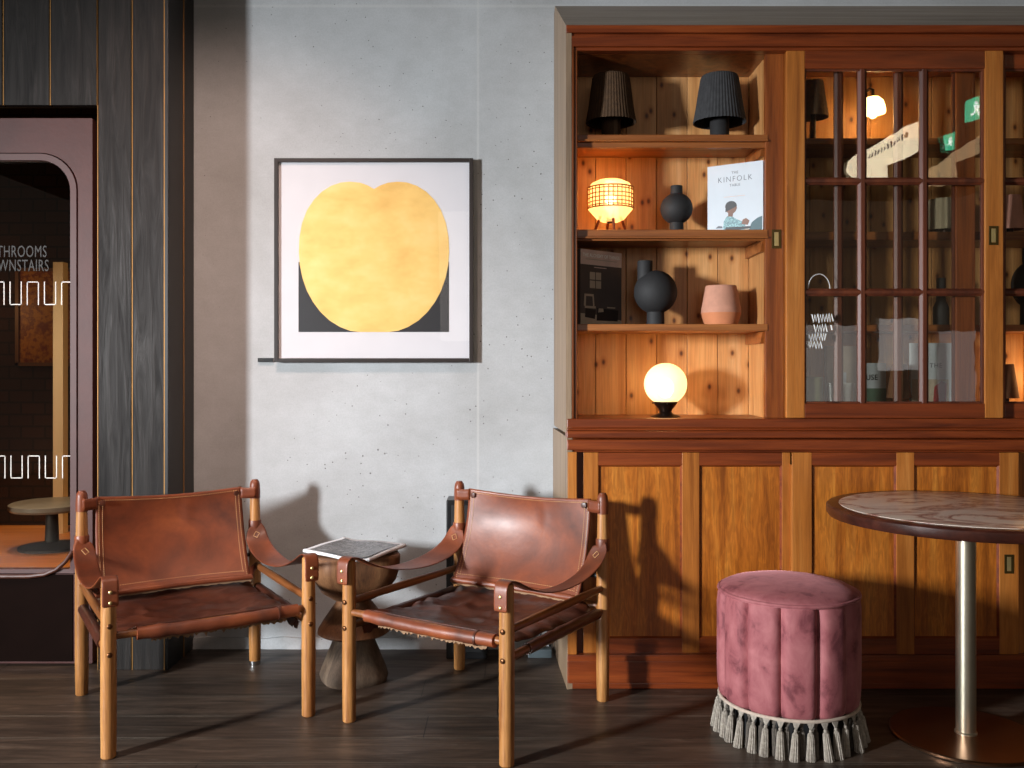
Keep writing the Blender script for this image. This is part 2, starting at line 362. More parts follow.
# ------------------------------------------------------------------ mesh builder
class MB:
    def __init__(s, org=(0, 0, 0)):
        s.bm = bmesh.new(); s.o = Vector(org)
    def v(s, p): return s.bm.verts.new(Vector(p) - s.o)
    def face(s, vs):
        try: return s.bm.faces.new(vs)
        except ValueError: return None
    def box(s, x0, x1, y0, y1, z0, z1):
        if x0 > x1: x0, x1 = x1, x0
        if y0 > y1: y0, y1 = y1, y0
        if z0 > z1: z0, z1 = z1, z0
        a = [s.v((x, y, z)) for z in (z0, z1) for x, y in ((x0, y0), (x1, y0), (x1, y1), (x0, y1))]
        for f in ((3, 2, 1, 0), (4, 5, 6, 7), (0, 1, 5, 4), (1, 2, 6, 5), (2, 3, 7, 6), (3, 0, 4, 7)):
            s.face([a[i] for i in f])
        return s
    def prism(s, poly, axis, a0, a1):
        """poly: 2D points; extruded along axis between a0 and a1 (xz->'Y', xy->'Z', yz->'X')"""
        def mk(p, a):
            if axis == 'Y': return (p[0], a, p[1])
            if axis == 'Z': return (p[0], p[1], a)
            return (a, p[0], p[1])
        A = [s.v(mk(p, a0)) for p in poly]; B = [s.v(mk(p, a1)) for p in poly]
        n = len(poly)
        s.face(A); s.face(B[::-1])
        for i in range(n):
            j = (i + 1) % n
            s.face([A[i], B[i], B[j], A[j]])
        return s
    def rings(s, rings, closed=True, cap0=True, cap1=True, loop=False):
        R = [[s.v(p) for p in r] for r in rings]
        n = len(R[0]); m = len(R)
        for i in range(m if loop else m - 1):
            a, b = R[i], R[(i + 1) % m]
            for j in range(n if closed else n - 1):
                k = (j + 1) % n
                s.face([a[j], a[k], b[k], b[j]])
        if closed and not loop:
            if cap0: s.face(R[0][::-1])
            if cap1: s.face(R[-1])
        return s
    def lathe(s, prof, c=(0, 0, 0), seg=32, rmod=None, cap0=True, cap1=True, tilt=None):
        c = Vector(c); rr = []
        for r, z in prof:
            ring = []
            for i in range(seg):
                a = 2 * PI * i / seg
                k = rmod(a, z) if rmod else 1.0
                p = Vector((max(r, 1e-4) * k * math.cos(a), max(r, 1e-4) * k * math.sin(a), z))
                if tilt: p = tilt @ p
                ring.append(c + p)
            rr.append(ring)
        return s.rings(rr, True, cap0, cap1)
    def tube(s, pts, r, seg=10, caps=True):
        pts = [Vector(p) for p in pts]; n = len(pts)
        rs = r if isinstance(r, (list, tuple)) else [r] * n
        up = None; rr = []
        for i, p in enumerate(pts):
            t = (pts[min(i + 1, n - 1)] - pts[max(i - 1, 0)]).normalized()
            if up is None:
                up = Vector((0, 0, 1)) if abs(t.z) < 0.9 else Vector((0, 1, 0))
            sd = t.cross(up).normalized(); up = sd.cross(t).normalized()
            rr.append([p + sd * (rs[i] * math.cos(2 * PI * k / seg)) + up * (rs[i] * math.sin(2 * PI * k / seg)) for k in range(seg)])
        return s.rings(rr, True, caps, caps)
    def grid(s, fn, nu, nv):
        V = [[s.v(fn(i / nu, j / nv)) for i in range(nu + 1)] for j in range(nv + 1)]
        for j in range(nv):
            for i in range(nu):
                s.face([V[j][i], V[j][i + 1], V[j + 1][i + 1], V[j + 1][i]])
        return s
    def sphere(s, c, r, seg=24, rings=14, sc=(1, 1, 1)):
        rr = []
        for j in range(rings + 1):
            a = -PI / 2 + PI * j / rings
            q = max(math.cos(a), 1e-3) * r
            rr.append([(c[0] + sc[0] * q * math.cos(2 * PI * i / seg), c[1] + sc[1] * q * math.sin(2 * PI * i / seg), c[2] + sc[2] * r * math.sin(a)) for i in range(seg)])
        return s.rings(rr)
    def build(s, name, mat, parent=None, smooth=35, bevel=0.0, solid=0.0, sub=0):
        bmesh.ops.recalc_face_normals(s.bm, faces=s.bm.faces)
        me = bpy.data.meshes.new(name); s.bm.to_mesh(me); s.bm.free()
        me.materials.append(mat if not isinstance(mat, str) else M[mat])
        o = bpy.data.objects.new(name, me); COL.objects.link(o)
        if parent is not None: o.parent = parent
        else: o.location = s.o
        if smooth:
            me.polygons.foreach_set('use_smooth', [True] * len(me.polygons))
            me.set_sharp_from_angle(angle=math.radians(smooth))
        if solid:
            m = o.modifiers.new('Thickness', 'SOLIDIFY'); m.thickness = solid; m.offset = 0
        if bevel:
            m = o.modifiers.new('Bevel', 'BEVEL'); m.width = bevel; m.segments = 2; m.limit_method = 'ANGLE'; m.angle_limit = math.radians(40)
        if sub:
            m = o.modifiers.new('Subd', 'SUBSURF'); m.levels = sub; m.render_levels = sub
        return o

def tag(o, label=None, cat=None, group=None, kind=None):
    for k, v in (('label', label), ('category', cat), ('group', group), ('kind', kind)):
        if v: o[k] = v
    return o
def thing(name, loc, label, cat, rz=0.0, group=None):
    o = bpy.data.objects.new(name, None); COL.objects.link(o)
    o.location = loc; o.rotation_euler = (0, 0, rz); o.empty_display_size = 0.1
    return tag(o, label, cat, group)
def struct(o): o['kind'] = 'structure'; return o
def copy_tree(o, parent=None):
    c = o.copy(); COL.objects.link(c)
    if parent is not None: c.parent = parent
    for ch in list(o.children): copy_tree(ch, c)
    return c

def text(body, size, mat, parent, mtx, depth=0.0004, name='title', align='LEFT', bold=0.0, sx=1.0):
    cu = bpy.data.curves.new('txt', 'FONT'); cu.body = body; cu.size = size; cu.align_x = align
    cu.extrude = depth; cu.offset = bold; cu.resolution_u = 3; cu.space_character = 1.08 if bold >= 0 else 1.28
    ob = bpy.data.objects.new('txt', cu); COL.objects.link(ob)
    dg = bpy.context.evaluated_depsgraph_get()
    me = bpy.data.meshes.new_from_object(ob.evaluated_get(dg))
    bpy.data.objects.remove(ob); bpy.data.curves.remove(cu)
    me.transform(mtx @ Matrix.Rotation(PI / 2, 4, 'X') @ Matrix.Diagonal((sx, 1, 1, 1)))
    me.name = name; me.materials.clear(); me.materials.append(M[mat])
    o = bpy.data.objects.new(name, me); COL.objects.link(o); o.parent = parent
    return o

# ------------------------------------------------------------------ levels of the place
WY = 3.838                       # concrete wall face
PY = 3.559                       # charred panelling face
CEIL = 3.25

# floor, ceiling, wall
struct(MB().box(-5.5, 5.5, -4.5, 5.0, -0.06, 0.0).build('floor', 'floor', smooth=0))
struct(MB().box(-5.5, 5.5, -4.5, 5.0, CEIL, CEIL + 0.1).build('ceiling', 'ceiling', smooth=0))
struct(MB().box(-1.372, 5.5, WY, WY + 0.15, 0.0, CEIL).build('wall_back', 'concrete', smooth=0))
# rough grey foot of the wall
b = MB()
def bb(u, v):
    x = -1.34 + u * 1.5
    n = noise.noise(Vector((x * 30, v * 9, 3.1))) * 0.004
    return (x, WY - 0.012 - 0.006 * (1 - v) + n, 0.0 + v * (0.046 + 0.006 * noise.noise(Vector((x * 12, 0, 0)))))
b.grid(bb, 160, 5)
b.grid(lambda u, v: (-1.34 + u * 1.5, WY - 0.012 + v * 0.012, 0.046 + 0.006 * noise.noise(Vector(((-1.34 + u * 1.5) * 12, 0, 0)))), 160, 1)
struct(b.build('baseboard_back', 'concrete'))

# ------------------------------------------------------------------ charred panelling (left wall face) with gold inlays
OX = X(97, PY); OZ = Z(105, PY); PX1 = X(165, PY)
w = MB()
seams = [X(p, PY) for p in (97.5, 132, 165)]
g = 0.0035
for a, c in zip(seams[:-1], seams[1:]):
    w.box(a + g, c - g, PY, PY + 0.03, 0, CEIL)
top = [X(p, PY) for p in (-150, -98, -46, 3, 50, 97.5)]
for a, c in zip(top[:-1], top[1:]):
    w.box(a + g, c - g, PY, PY + 0.03, OZ, CEIL)
wl = struct(w.build('wall_left', 'charred', smooth=0, bevel=0.002))
core = MB()
core.box(OX - 0.001, PX1 + 0.012, PY + 0.012, PY + 0.06, 0, CEIL)
core.box(-3.4, OX - 0.001, PY + 0.012, PY + 0.06, OZ + 0.004, CEIL)
core.box(PX1 + 0.002, PX1 + 0.012, PY + 0.004, WY - 0.001, 0, CEIL)
# side return of the panelling: stacked black boards
core.box(PX1 + 0.0, PX1 + 0.014, PY - 0.004, PY + 0.16, 0, CEIL)
core.box(PX1 + 0.004, PX1 + 0.016, PY + 0.168, WY - 0.001, 0, CEIL)
core.build('side_boards', 'black_wood', wl, smooth=0, bevel=0.002)
gl = MB()
for sx in seams[:2]: gl.box(sx - 0.0014, sx + 0.0014, PY + 0.002, PY + 0.012, 0, CEIL if sx != seams[0] else OZ)
for sx in top[:-1]: gl.box(sx - 0.0014, sx + 0.0014, PY + 0.002, PY + 0.012, OZ, CEIL)
gl.box(seams[0] - 0.006, seams[0] - 0.002, PY + 0.002, PY + 0.012, OZ, CEIL)
gl.box(seams[2] - 0.004, seams[2] - 0.0005, PY - 0.002, PY + 0.012, 0, CEIL)
gl.box(PX1 + 0.008, PX1 + 0.0165, PY + 0.161, PY + 0.1665, 0, CEIL)
gl.build('gold_inlay', 'gilt', wl, smooth=0)
# wall continuing left beyond the door
struct(MB().box(-5.5, -2.62, PY, PY + 0.05, 0, CEIL).build('wall_far_left', 'charred', smooth=0))

# ------------------------------------------------------------------ door with round-cornered window
DY = PY + 0.045
DXR, DXL = X(92.5, DY), -2.615
DZT = Z(118, DY)
sash_o = MB((0, 0, 0))
gx1 = X(78, DY); gx0 = -2.47; gz1 = Z(153, DY); gz0 = Z(574, DY); rad = 0.15
def rrect(x0, x1, z0, z1, r, n=10, rb=None):
    rb = r if rb is None else rb
    pts = []
    for cx, cz, a0, q in ((x1 - r, z1 - r, 0, r), (x0 + r, z1 - r, PI / 2, r), (x0 + rb, z0 + rb, PI, rb), (x1 - rb, z0 + rb, 1.5 * PI, rb)):
        for i in range(n + 1):
            a = a0 + PI / 2 * i / n
            pts.append((cx + q * math.cos(a), cz + q * math.sin(a)))
    return pts
outer = rrect(DXL, DXR, 0.01, DZT, 0.004); inner = rrect(gx0, gx1, gz0, gz1, rad, rb=0.012)
d = sash_o
d.rings([[(x, DY, z) for x, z in outer], [(x, DY, z) for x, z in inner], [(x, DY + 0.05, z) for x, z in inner], [(x, DY + 0.05, z) for x, z in outer]], True, False, False, loop=True)
door = struct(d.build('door_1', 'maroon', smooth=30, bevel=0.0015))
i2 = rrect(gx0 + 0.004, gx1 - 0.004, gz0 + 0.004, gz1 - 0.004, rad - 0.004, rb=0.012); i3 = rrect(gx0 + 0.029, gx1 - 0.029, gz0 + 0.02, gz1 - 0.029, rad - 0.029, rb=0.01)
bd = MB()
bd.rings([[(x, DY + 0.004, z) for x, z in i2], [(x, DY - 0.006, z) for x, z in i2], [(x, DY - 0.004, z) for x, z in i3], [(x, DY + 0.03, z) for x, z in i3], [(x, DY + 0.03, z) for x, z in i2]], True, False, False, loop=True)
bd.build('window_bead', 'maroon', door, smooth=40)
pn = MB(); pn.prism(rrect(gx0 + 0.02, gx1 - 0.02, gz0 + 0.015, gz1 - 0.02, rad - 0.02, rb=0.01), 'Y', DY + 0.016, DY + 0.02)
pane = pn.build('pane', 'glass_dark', door, smooth=0)
pan = MB(); pan.box(DXL + 0.02, X(73, DY), DY - 0.004, DY + 0.0, 0.02, gz0 - 0.002)
pan.build('kick_panel', 'maroon_dark', door, smooth=0)
tr = MB()
tr.tube([(X(px, DY), DY - 0.012, Z(py, DY)) for px, py in ((-60, 576), (0, 576), (30, 576), (46, 574), (58, 569), (67, 561), (74, 551))], 0.008, 8)
tr.build('lower_trim', 'leather_dark', door)
# white key-pattern lines and lettering on the glass
GY = DY + 0.0145
ln = MB()
def seg(px0, py0, px1, py1, t=0.45):
    x0, x1 = sorted((X(px0, GY), X(px1, GY))); z0, z1 = sorted((Z(py0, GY), Z(py1, GY))); q = t * GY / F
    ln.box(x0 - q, x1 + q, GY, GY + 0.0012, z0 - q, z1 + q)
for yt, yb in ((282, 304.5), (456, 478)):
    x0 = 61.6 if yt < 400 else 62.5
    pitch = 17.2; wd = 11.2
    k = 0
    while x0 > -60:
        up = (k % 2 == 0)
        xr = min(x0 + wd, 72.5)
        seg(x0, yt, x0, yb)
        if k > 0: seg(xr, yt, xr, yb)
        seg(x0, yt if up else yb, xr, yt if up else yb)
        x0 -= pitch; k += 1
ln.build('white_key_pattern', 'white_paint', pane, smooth=0)
for s_, py, pr in (('BATHROOMS', 257, 47), ('DOWNSTAIRS', 271, 49)):
    text(s_, 12.5 * GY / F * 1.32, 'grey_paint', pane, Matrix.Translation((X(pr, GY), GY, Z(py, GY))), name='lettering', align='RIGHT', sx=0.60)

# stair lobby behind the glass
IY = 4.75
ib = struct(MB().box(-3.4, -1.45, IY, IY + 0.1, 0, CEIL).build('wall_lobby_back', 'brick', smooth=0))
struct(MB().box(-1.50, -1.45, DY + 0.06, IY, 0, CEIL).build('wall_lobby_right', 'brick', smooth=0))
struct(MB().box(-3.45, -3.4, DY + 0.06, IY, 0, CEIL).build('wall_lobby_left', 'brick', smooth=0))
struct(MB().box(-3.4, -1.50, DY + 0.075, IY, 0, 0.36).build('trim_lobby_platform', 'platform', smooth=0, bevel=0.004))
ay = 4.5
struct(MB().box(X(53, ay), X(63, ay), ay, ay + 0.05, 0.36, Z(262, ay)).build('trim_lobby_post', 'amber', smooth=0))
fy = IY - 0.02
pf = thing('framed_picture', (X(45, fy), IY, Z(366, fy)), 'brown framed warm-toned picture hanging on the brick wall behind the door glass', 'picture')
o_ = pf.location
f = MB(o_); x0, x1, z0, z1 = X(16, fy), X(74, fy), Z(366, fy), Z(268, fy); t_ = 0.018
f.box(x0, x0 + t_, fy - 0.01, IY - 0.002, z0, z1).box(x1 - t_, x1, fy - 0.01, IY - 0.002, z0, z1).box(x0, x1, fy - 0.01, IY - 0.002, z0, z0 + t_).box(x0, x1, fy - 0.01, IY - 0.002, z1 - t_, z1)
f.build('frame', 'old_gilt_frame', pf, smooth=0)
MB(o_).box(x0 + t_, x1 - t_, fy, IY - 0.003, z0 + t_, z1 - t_).build('picture', 'picture_glow', pf, smooth=0)
ty = 4.15
tb = thing('pedestal_table', (X(52, ty), ty, 0.36), 'grey topped low pedestal table on the wooden platform behind the door glass', 'table')
MB().lathe([(0.05, 0), (0.14, 0.0), (0.14, 0.012), (0.03, 0.03), (0.025, Z(508, ty) - 0.36)], seg=24).build('pedestal', 'black', tb)
MB().lathe([(0.17, Z(509, ty) - 0.36), (0.178, Z(507, ty) - 0.36), (0.178, Z(503, ty) - 0.36), (0.17, Z(502, ty) - 0.36)], seg=40).build('tabletop', 'grey_stone', tb)

# ------------------------------------------------------------------ framed print
FY = WY - 0.036
AO = (X(373.5, FY), WY, Z(362, FY))
art = thing('framed_print', AO, 'square black framed print of a gold leaf fruit shape on the concrete wall', 'picture')
x0, x1, z0, z1 = X(274, FY), X(473, FY), Z(362, FY), Z(158, FY); t_ = 0.016
f = MB(AO)
f.box(x0, x0 + t_, FY, WY - 0.001, z0, z1).box(x1 - t_, x1, FY, WY - 0.001, z0, z1).box(x0 + t_, x1 - t_, FY, WY - 0.001, z0, z0 + t_).box(x0 + t_, x1 - t_, FY, WY - 0.001, z1 - t_, z1)
f.build('frame', 'frame_black', art, smooth=0, bevel=0.001)
mat_y = FY + 0.014
MB(AO).box(x0 + t_, x1 - t_, mat_y, WY - 0.003, z0 + t_, z1 - t_).build('mount', 'paper', art, smooth=0)
iy = mat_y - 0.0006
blk = MB(AO); blk.box(X(298.5, iy), X(449, iy), iy, mat_y - 0.0001, Z(332, iy), Z(262, iy)); blk.build('black_ground', 'ink', art, smooth=0)
gy = iy - 0.0006
half = [(0.0, 189), (6, 185.5), (14, 182.6), (24, 181.6), (33, 182.4), (43, 185.8), (52, 191.5), (60, 199.5), (67, 210), (72, 223), (74.6, 237), (75.2, 252), (74.2, 265), (71.5, 278), (67, 291), (61, 302), (53.5, 312), (44.5, 320.5), (34, 327), (24, 330.8), (14, 332), (0, 332)]
pts = [(X(374 + dx, gy), Z(py, gy)) for dx, py in half] + [(X(374 - dx, gy), Z(py, gy)) for dx, py in half[-2:0:-1]]
MB(AO).prism(pts, 'Y', gy, iy - 0.0001).build('gold_shape', 'gold', art, smooth=0)
MB(AO).box(x0 + t_, x1 - t_, FY + 0.004, FY + 0.006, z0 + t_, z1 - t_).build('glazing', 'glass_art', art, smooth=0)
# little black caption strip
CO = (X(266, WY - 0.01), WY, Z(362, WY))
cap = thing('caption_strip', CO, 'tiny black caption strip on the wall at lower left of the framed print', 'wall label')
MB(CO).box(X(258.5, WY), X(273.6, WY), WY - 0.012, WY + 0.0005, Z(362, WY), Z(358, WY)).build('strip', 'black_gloss', cap, smooth=0)
mk = MB(CO)
for i in range(4): mk.box(X(260 + i * 1.1, WY), X(260.7 + i * 1.1, WY), WY - 0.0126, WY - 0.0121, Z(360.6, WY), Z(359.1, WY))
mk.build('caption_text', 'grey_paint', cap, smooth=0)

# ------------------------------------------------------------------ safari chairs
W2, D2 = 0.314, 0.314
HB, HF = 0.737, 0.540
def make_chair():
    c = thing('safari_chair', (0, 0, 0), 'x', 'chair', group='leather safari armchairs')
    # legs
    for sx in (-1, 1):
        fl = MB(); fl.lathe([(0.019, 0), (0.0225, 0.004), (0.0235, 0.15), (0.0235, 0.34), (0.0225, 0.46), (0.0215, HF - 0.004), (0.018, HF)], (sx * W2, -D2, 0), 20)
        L = fl.build('leg', 'leg', c)
        for zz in (0.402, 0.316):
            MB().sphere((sx * W2, -D2 - 0.0235, zz), 0.0085, 12, 8, (1, 0.5, 1)).build('screw', 'screw', L)
        bl = MB(); bl.lathe([(0.019, 0), (0.0215, 0.004), (0.0235, 0.12), (0.0235, 0.36), (0.0215, 0.55), (0.0185, HB - 0.07)], (sx * W2, D2, 0), 20)
        L = bl.build('leg', 'leg', c)
        MB().lathe([(0.0205, HB - 0.074), (0.0208, HB - 0.05), (0.0195, HB - 0.02), (0.017, HB - 0.008), (0.013, HB - 0.004), (0.012, HB), (0.004, HB)], (sx * W2, D2, 0), 20).build('leather_cap', 'leather', L)
        MB().lathe([(0.0216, 0.001), (0.0228, 0.018)], (sx * W2, D2, 0), 18).build('foot_ferrule', 'steel', L) if sx > 0 else None
    # side rails
    for sx in (-1, 1):
        MB().tube([(sx * W2, -D2, 0.40), (sx * W2, 0, 0.40), (sx * W2, D2, 0.40)], [0.012, 0.0145, 0.012], 12).build('side_rail', 'rail', c)
        R = MB().tube([(sx * W2, -D2, 0.318), (sx * W2, 0, 0.318), (sx * W2, D2, 0.318)], [0.012, 0.0145, 0.012], 12).build('side_rail', 'rail', c)
        pts = []
        for i in range(17):
            y = -0.2 + 0.47 * i / 16
            pts.append((sx * W2, y, 0.317 + 0.002 * noise.noise(Vector((y * 20, sx, 0)))))
        MB().tube(pts, [0.0185 + 0.0022 * noise.noise(Vector((i * 0.9, 5 * sx, 1))) for i in range(17)], 12).build('leather_wrap', 'leather_dark', R)
    fr = MB().tube([(-W2, -D2, 0.367), (0, -D2, 0.367), (W2, -D2, 0.367)], [0.012, 0.0145, 0.012], 12).build('front_rail', 'rail', c)
    MB().tube([(-W2, D2, 0.335), (W2, D2, 0.335)], 0.0135, 12).build('rear_rail', 'rail', c)
    MB().tube([(-W2, D2, 0.44), (W2, D2, 0.44)], 0.0075, 10).build('back_rod', 'black', c)
    # seat sling
    def seat(u, v):
        x = -0.292 + 0.584 * u; y = -D2 + 0.005 + 0.585 * v
        e = abs(2 * u - 1)
        z = 0.352 + 0.034 * (1 - v) ** 4 - 0.040 * math.sin(PI * u) ** 0.8 * math.sin(PI * min(1, v * 0.95 + 0.03)) - 0.03 * e ** 10 - 0.012 * v
        if v > 0.93: z += 0.02 * (v - 0.93) / 0.07
        wv = noise.noise(Vector((x * 9, y * 14, 0.3))) * 0.011 + noise.noise(Vector((x * 22, y * 26, 4.3))) * 0.005
        ridge = 1 - abs(noise.noise(Vector((x * 7 + 3, y * 11, 8.1))))
        z += (wv + 0.012 * ridge ** 4) * math.sin(PI * v) ** 0.5
        x += 0.008 * noise.noise(Vector((y * 16, u * 3, 2.0))) * e ** 4 * 2
        return (x, y, z)
    sl = MB().grid(seat, 56, 56).build('seat', 'leather_dark', c, smooth=80, solid=0.004)
    # rolled front edge
    pts = []
    for i in range(25):
        x = -0.235 + 0.51 * i / 24
        pts.append((x, -D2 - 0.002, 0.365 - 0.005 * math.sin(PI * i / 24) + 0.0015 * noise.noise(Vector((x * 25, 0, 0)))))
    MB().tube(pts, [0.0205 + 0.0022 * noise.noise(Vector((i * 0.5, 0, 9))) for i in range(25)], 14).build('front_roll', 'leather', sl)
    MB().tube([(0.205, -D2 - 0.002, 0.3625), (0.212, -D2 - 0.002, 0.3625)], 0.0235, 14).build('roll_strap', 'leather_dark', sl)
    fy_ = MB()
    N = 70
    A = []; B = []
    for i in range(N + 1):
        x = -0.19 + 0.43 * i / N
        A.append((x, -D2 + 0.012, 0.350)); B.append((x, -D2 + 0.004, 0.337 - 0.010 * random.random() * (1.9 if i % 9 == 0 else 1)))
    fy_.rings([A, B], closed=False)
    fy_.build('frayed_edge', 'fray', sl, smooth=0, solid=0.002)
    for sx in (-1, 1):
        ff = MB(); A = []; B = []
        for i in range(41):
            y = -0.27 + 0.5 * i / 40
            A.append((sx * (W2 - 0.018), y, 0.312)); B.append((sx * (W2 - 0.026), y, 0.296 - 0.014 * random.random()))
        ff.rings([A, B], closed=False); ff.build('side_flap', 'leather_dark', sl, smooth=0, solid=0.003)
    # backrest
    def back(u, v):
        x = -0.268 + 0.530 * u + (-0.006 + 0.012 * u) * (1 - v)
        y = 0.318 - 0.105 * (1 - v) ** 1.9 + 0.040 * math.sin(PI * u) * (0.25 + 0.75 * math.sin(PI * min(1, 0.15 + v * 0.8)))
        z = 0.372 + 0.340 * v - 0.014 * math.sin(PI * u) * v
        k = noise.noise(Vector((x * 5, z * 6, 1.7)))
        y += 0.007 * k + 0.010 * math.exp(-((u - 0.62) / 0.035) ** 2) * max(0, v - 0.62) * -2.2 * math.sin(PI * min(1, v))
        return (x, y, z)
    bk = MB().grid(back, 48, 40).build('backrest', 'leather', c, smooth=80, solid=0.005)
    st = MB()
    def dash(path):
        for i in range(0, len(path) - 1, 2):
            a = Vector(path[i]); b_ = Vector(path[i + 1])
            st.tube([a + Vector((0, -0.0035, 0)), b_ + Vector((0, -0.0035, 0))], 0.00115, 5)
    for inset in (0.022, 0.045):
        iv = inset * 1.5
        dash([back(inset, iv + (1 - 2 * iv) * i / 80) for i in range(81)])
        dash([back(1 - inset, iv + (1 - 2 * iv) * i / 80) for i in range(81)])
    for inset in (0.035, 0.075):
        dash([back(0.03 + 0.94 * i / 120, inset) for i in range(121)])
    dash([back(0.03 + 0.94 * i / 120, 0.962) for i in range(121)])
    st.build('stitching', 'thread', bk, smooth=0)
    for sx in (-1, 1):
        tb_ = MB()
        xa = -0.262 if sx < 0 else 0.256
        def tab(u, v):
            x = xa + (sx * W2 - xa) * u
            return (x, 0.312 + (D2 - 0.021 - 0.312) * u, 0.668 + 0.042 * v - 0.002 * math.sin(PI * u))
        tb_.grid(tab, 6, 3)
        tb_.build('back_tab', 'leather', bk, solid=0.005)
        q = (xa - sx * 0.016)
        MB().lathe([(0.011, 0), (0.010, 0.003), (0.002, 0.004)], (q, 0.309, 0.688), 14, tilt=Matrix.Rotation(PI / 2, 3, 'X')).build('leather_button', 'leather_dark', bk)
    # hem and straps of the backrest foot
    pts = [(-W2 + 0.005, D2 - 0.012, 0.395), (-0.285, 0.27, 0.385)] + [tuple(Vector(back(u / 10, 0.0)) + Vector((0, 0.0, 0.002))) for u in range(11)] + [(0.288, 0.27, 0.385), (W2 - 0.005, D2 - 0.012, 0.395)]
    MB().tube(pts, 0.0115, 10).build('backrest_hem', 'leather', bk)
    fr2 = MB(); A = []; B = []
    for i in range(61):
        p = back(i / 60, 0); A.append((p[0], p[1] - 0.004, p[2] - 0.008)); B.append((p[0], p[1] - 0.004, p[2] - 0.0105 - 0.005 * random.random()))
    fr2.rings([A, B], closed=False); fr2.build('frayed_edge', 'fray', bk, smooth=0, solid=0.002)
    # arm straps: a sling that twists from upright at the rear leg to flat over the front leg
    path = [(0.2965, 0.562), (0.286, 0.532), (0.264, 0.506), (0.22, 0.483), (0.15, 0.467), (0.07, 0.459), (-0.02, 0.461), (-0.10, 0.471), (-0.17, 0.489), (-0.23, 0.514), (-0.275, 0.538), (-0.302, 0.548), (-0.321, 0.5505), (-0.336, 0.547), (-0.3465, 0.537), (-0.348, 0.515), (-0.348, 0.49), (-0.348, 0.462)]
    for sx in (-1, 1):
        rr = []
        n = len(path)
        for i, (y, z) in enumerate(path):
            t = i / (n - 1)
            tw = min(1.0, y < 0.3 and (0.30 - y) / 0.44 or 0.0)
            ang = math.radians(20) * (1 - tw)
            wd = 0.086 if i < 6 else (0.086 - 0.038 * min(1, (i - 5) / 5))
            if i == 0: wd = 0.050
            dx = math.cos(ang) * wd / 2; dz = math.sin(ang) * wd / 2
            xo = sx * W2 - sx * 0.006 * (1 - tw)
            lim = []
            for k in range(7):
                q = (k / 6 - 0.5) * 2
                cup = -0.004 * (1 - q * q) * (1 - tw)
                # outer edge stands higher near the rear leg
                lim.append((xo + sx * q * dx, y, z + q * dz + cup))
            rr.append(lim)
        # smooth by subdividing
        a = MB(); a.rings(rr, closed=False)
        arm = a.build('arm_strap', 'leather', c, smooth=80, solid=0.0045, sub=1)
        # loop round the rear leg, stitched diamond and rivets
        MB().lathe([(0.0235, 0.532), (0.025, 0.535), (0.025, 0.572), (0.0235, 0.576)], (sx * W2, D2, 0), 20).build('leg_loop', 'leather', arm)
        dm = MB()
        def on(a_, b_): return (sx * (W2 - 0.006) + a_, 0.277 - 0.65 * b_ - 0.0048, 0.521 - 0.76 * b_ + 0.0038 + a_ * sx * 0.33)
        dm.tube([on(0.0, 0.014), on(0.012, 0.0), on(0.0, -0.014), on(-0.012, 0.0), on(0.0, 0.014)], 0.0011, 5)
        dm.build('stitched_diamond', 'thread', arm, smooth=0)
        for zz in (0.508, 0.476):
            MB().sphere((sx * W2, -0.3505, zz), 0.0058, 12, 8, (1, 0.6, 1)).build('rivet', 'brass', arm)
    # buckle stub on the right side
    return c

chair = make_chair()
chair['label'] = 'brown leather safari armchair nearest the door, front legs angled to the right'
chair.location = (-1.1245, 3.1945, 0); chair.rotation_euler.z = math.radians(32.0)
c2 = copy_tree(chair)
c2['label'] = 'brown leather safari armchair in front of the wooden cabinet, turned to the left'
c2.location = (-0.111, 3.140, 0); c2.rotation_euler.z = math.radians(-32.6)
for ch in list(c2.children):
    for g2 in list(ch.children):
        if g2.name.startswith('foot_ferrule'): bpy.data.objects.remove(g2)

# ------------------------------------------------------------------ carved stool and newspaper
SO = (-0.602, 3.465, 0)
st = thing('carved_stool', SO, 'carved dark wooden stool with a bowl-shaped top between the two armchairs', 'stool')
def superlathe(prof, seg=48, rz=0.0):
    m = MB(); rr = []
    for r, z, p in prof:
        ring = []
        for i in range(seg):
            a = 2 * PI * i / seg
            ca, sa = math.cos(a), math.sin(a)
            k = (abs(ca) ** p + abs(sa) ** p) ** (-1 / p)
            wob = 1 + 0.012 * noise.noise(Vector((ca * 2, sa * 2, z * 9)))
            x, y = r * k * ca * wob, r * k * sa * wob
            ring.append((x * math.cos(rz) - y * math.sin(rz), x * math.sin(rz) + y * math.cos(rz), z))
        rr.append(ring)
    return m.rings(rr)
z_ = lambda py: Z(py, 3.40)
superlathe([(0.05, 0.300, 2), (0.085, 0.312, 2.2), (0.125, 0.342, 2.8), (0.150, 0.385, 3.5), (0.160, 0.43, 4.2), (0.163, 0.478, 4.5), (0.158, 0.486, 4.5), (0.14, 0.487, 4.5)], rz=math.radians(20)).build('bowl_top', 'carved', st, smooth=40)
superlathe([(0.128, 0.176, 2), (0.137, 0.183, 2), (0.134, 0.195, 2), (0.115, 0.225, 2), (0.085, 0.268, 2), (0.062, 0.300, 2), (0.055, 0.318, 2)]).build('upper_cone', 'carved', st, smooth=40)
superlathe([(0.118, 0.0, 2.6), (0.124, 0.02, 2.6), (0.118, 0.045, 2.4), (0.098, 0.10, 2.2), (0.078, 0.15, 2), (0.07, 0.190, 2)], rz=0.5).build('lower_cone', 'carved_grey', st, smooth=40)
NO = (-0.59, 3.425, 0.487)
nw = thing('newspaper', NO, 'folded newspaper lying on the carved wooden stool between the armchairs', 'newspaper')
cn = [Vector((-0.774, 3.37, 0)), Vector((-0.506, 3.215, 0)), Vector((-0.405, 3.49, 0)), Vector((-0.672, 3.64, 0))]
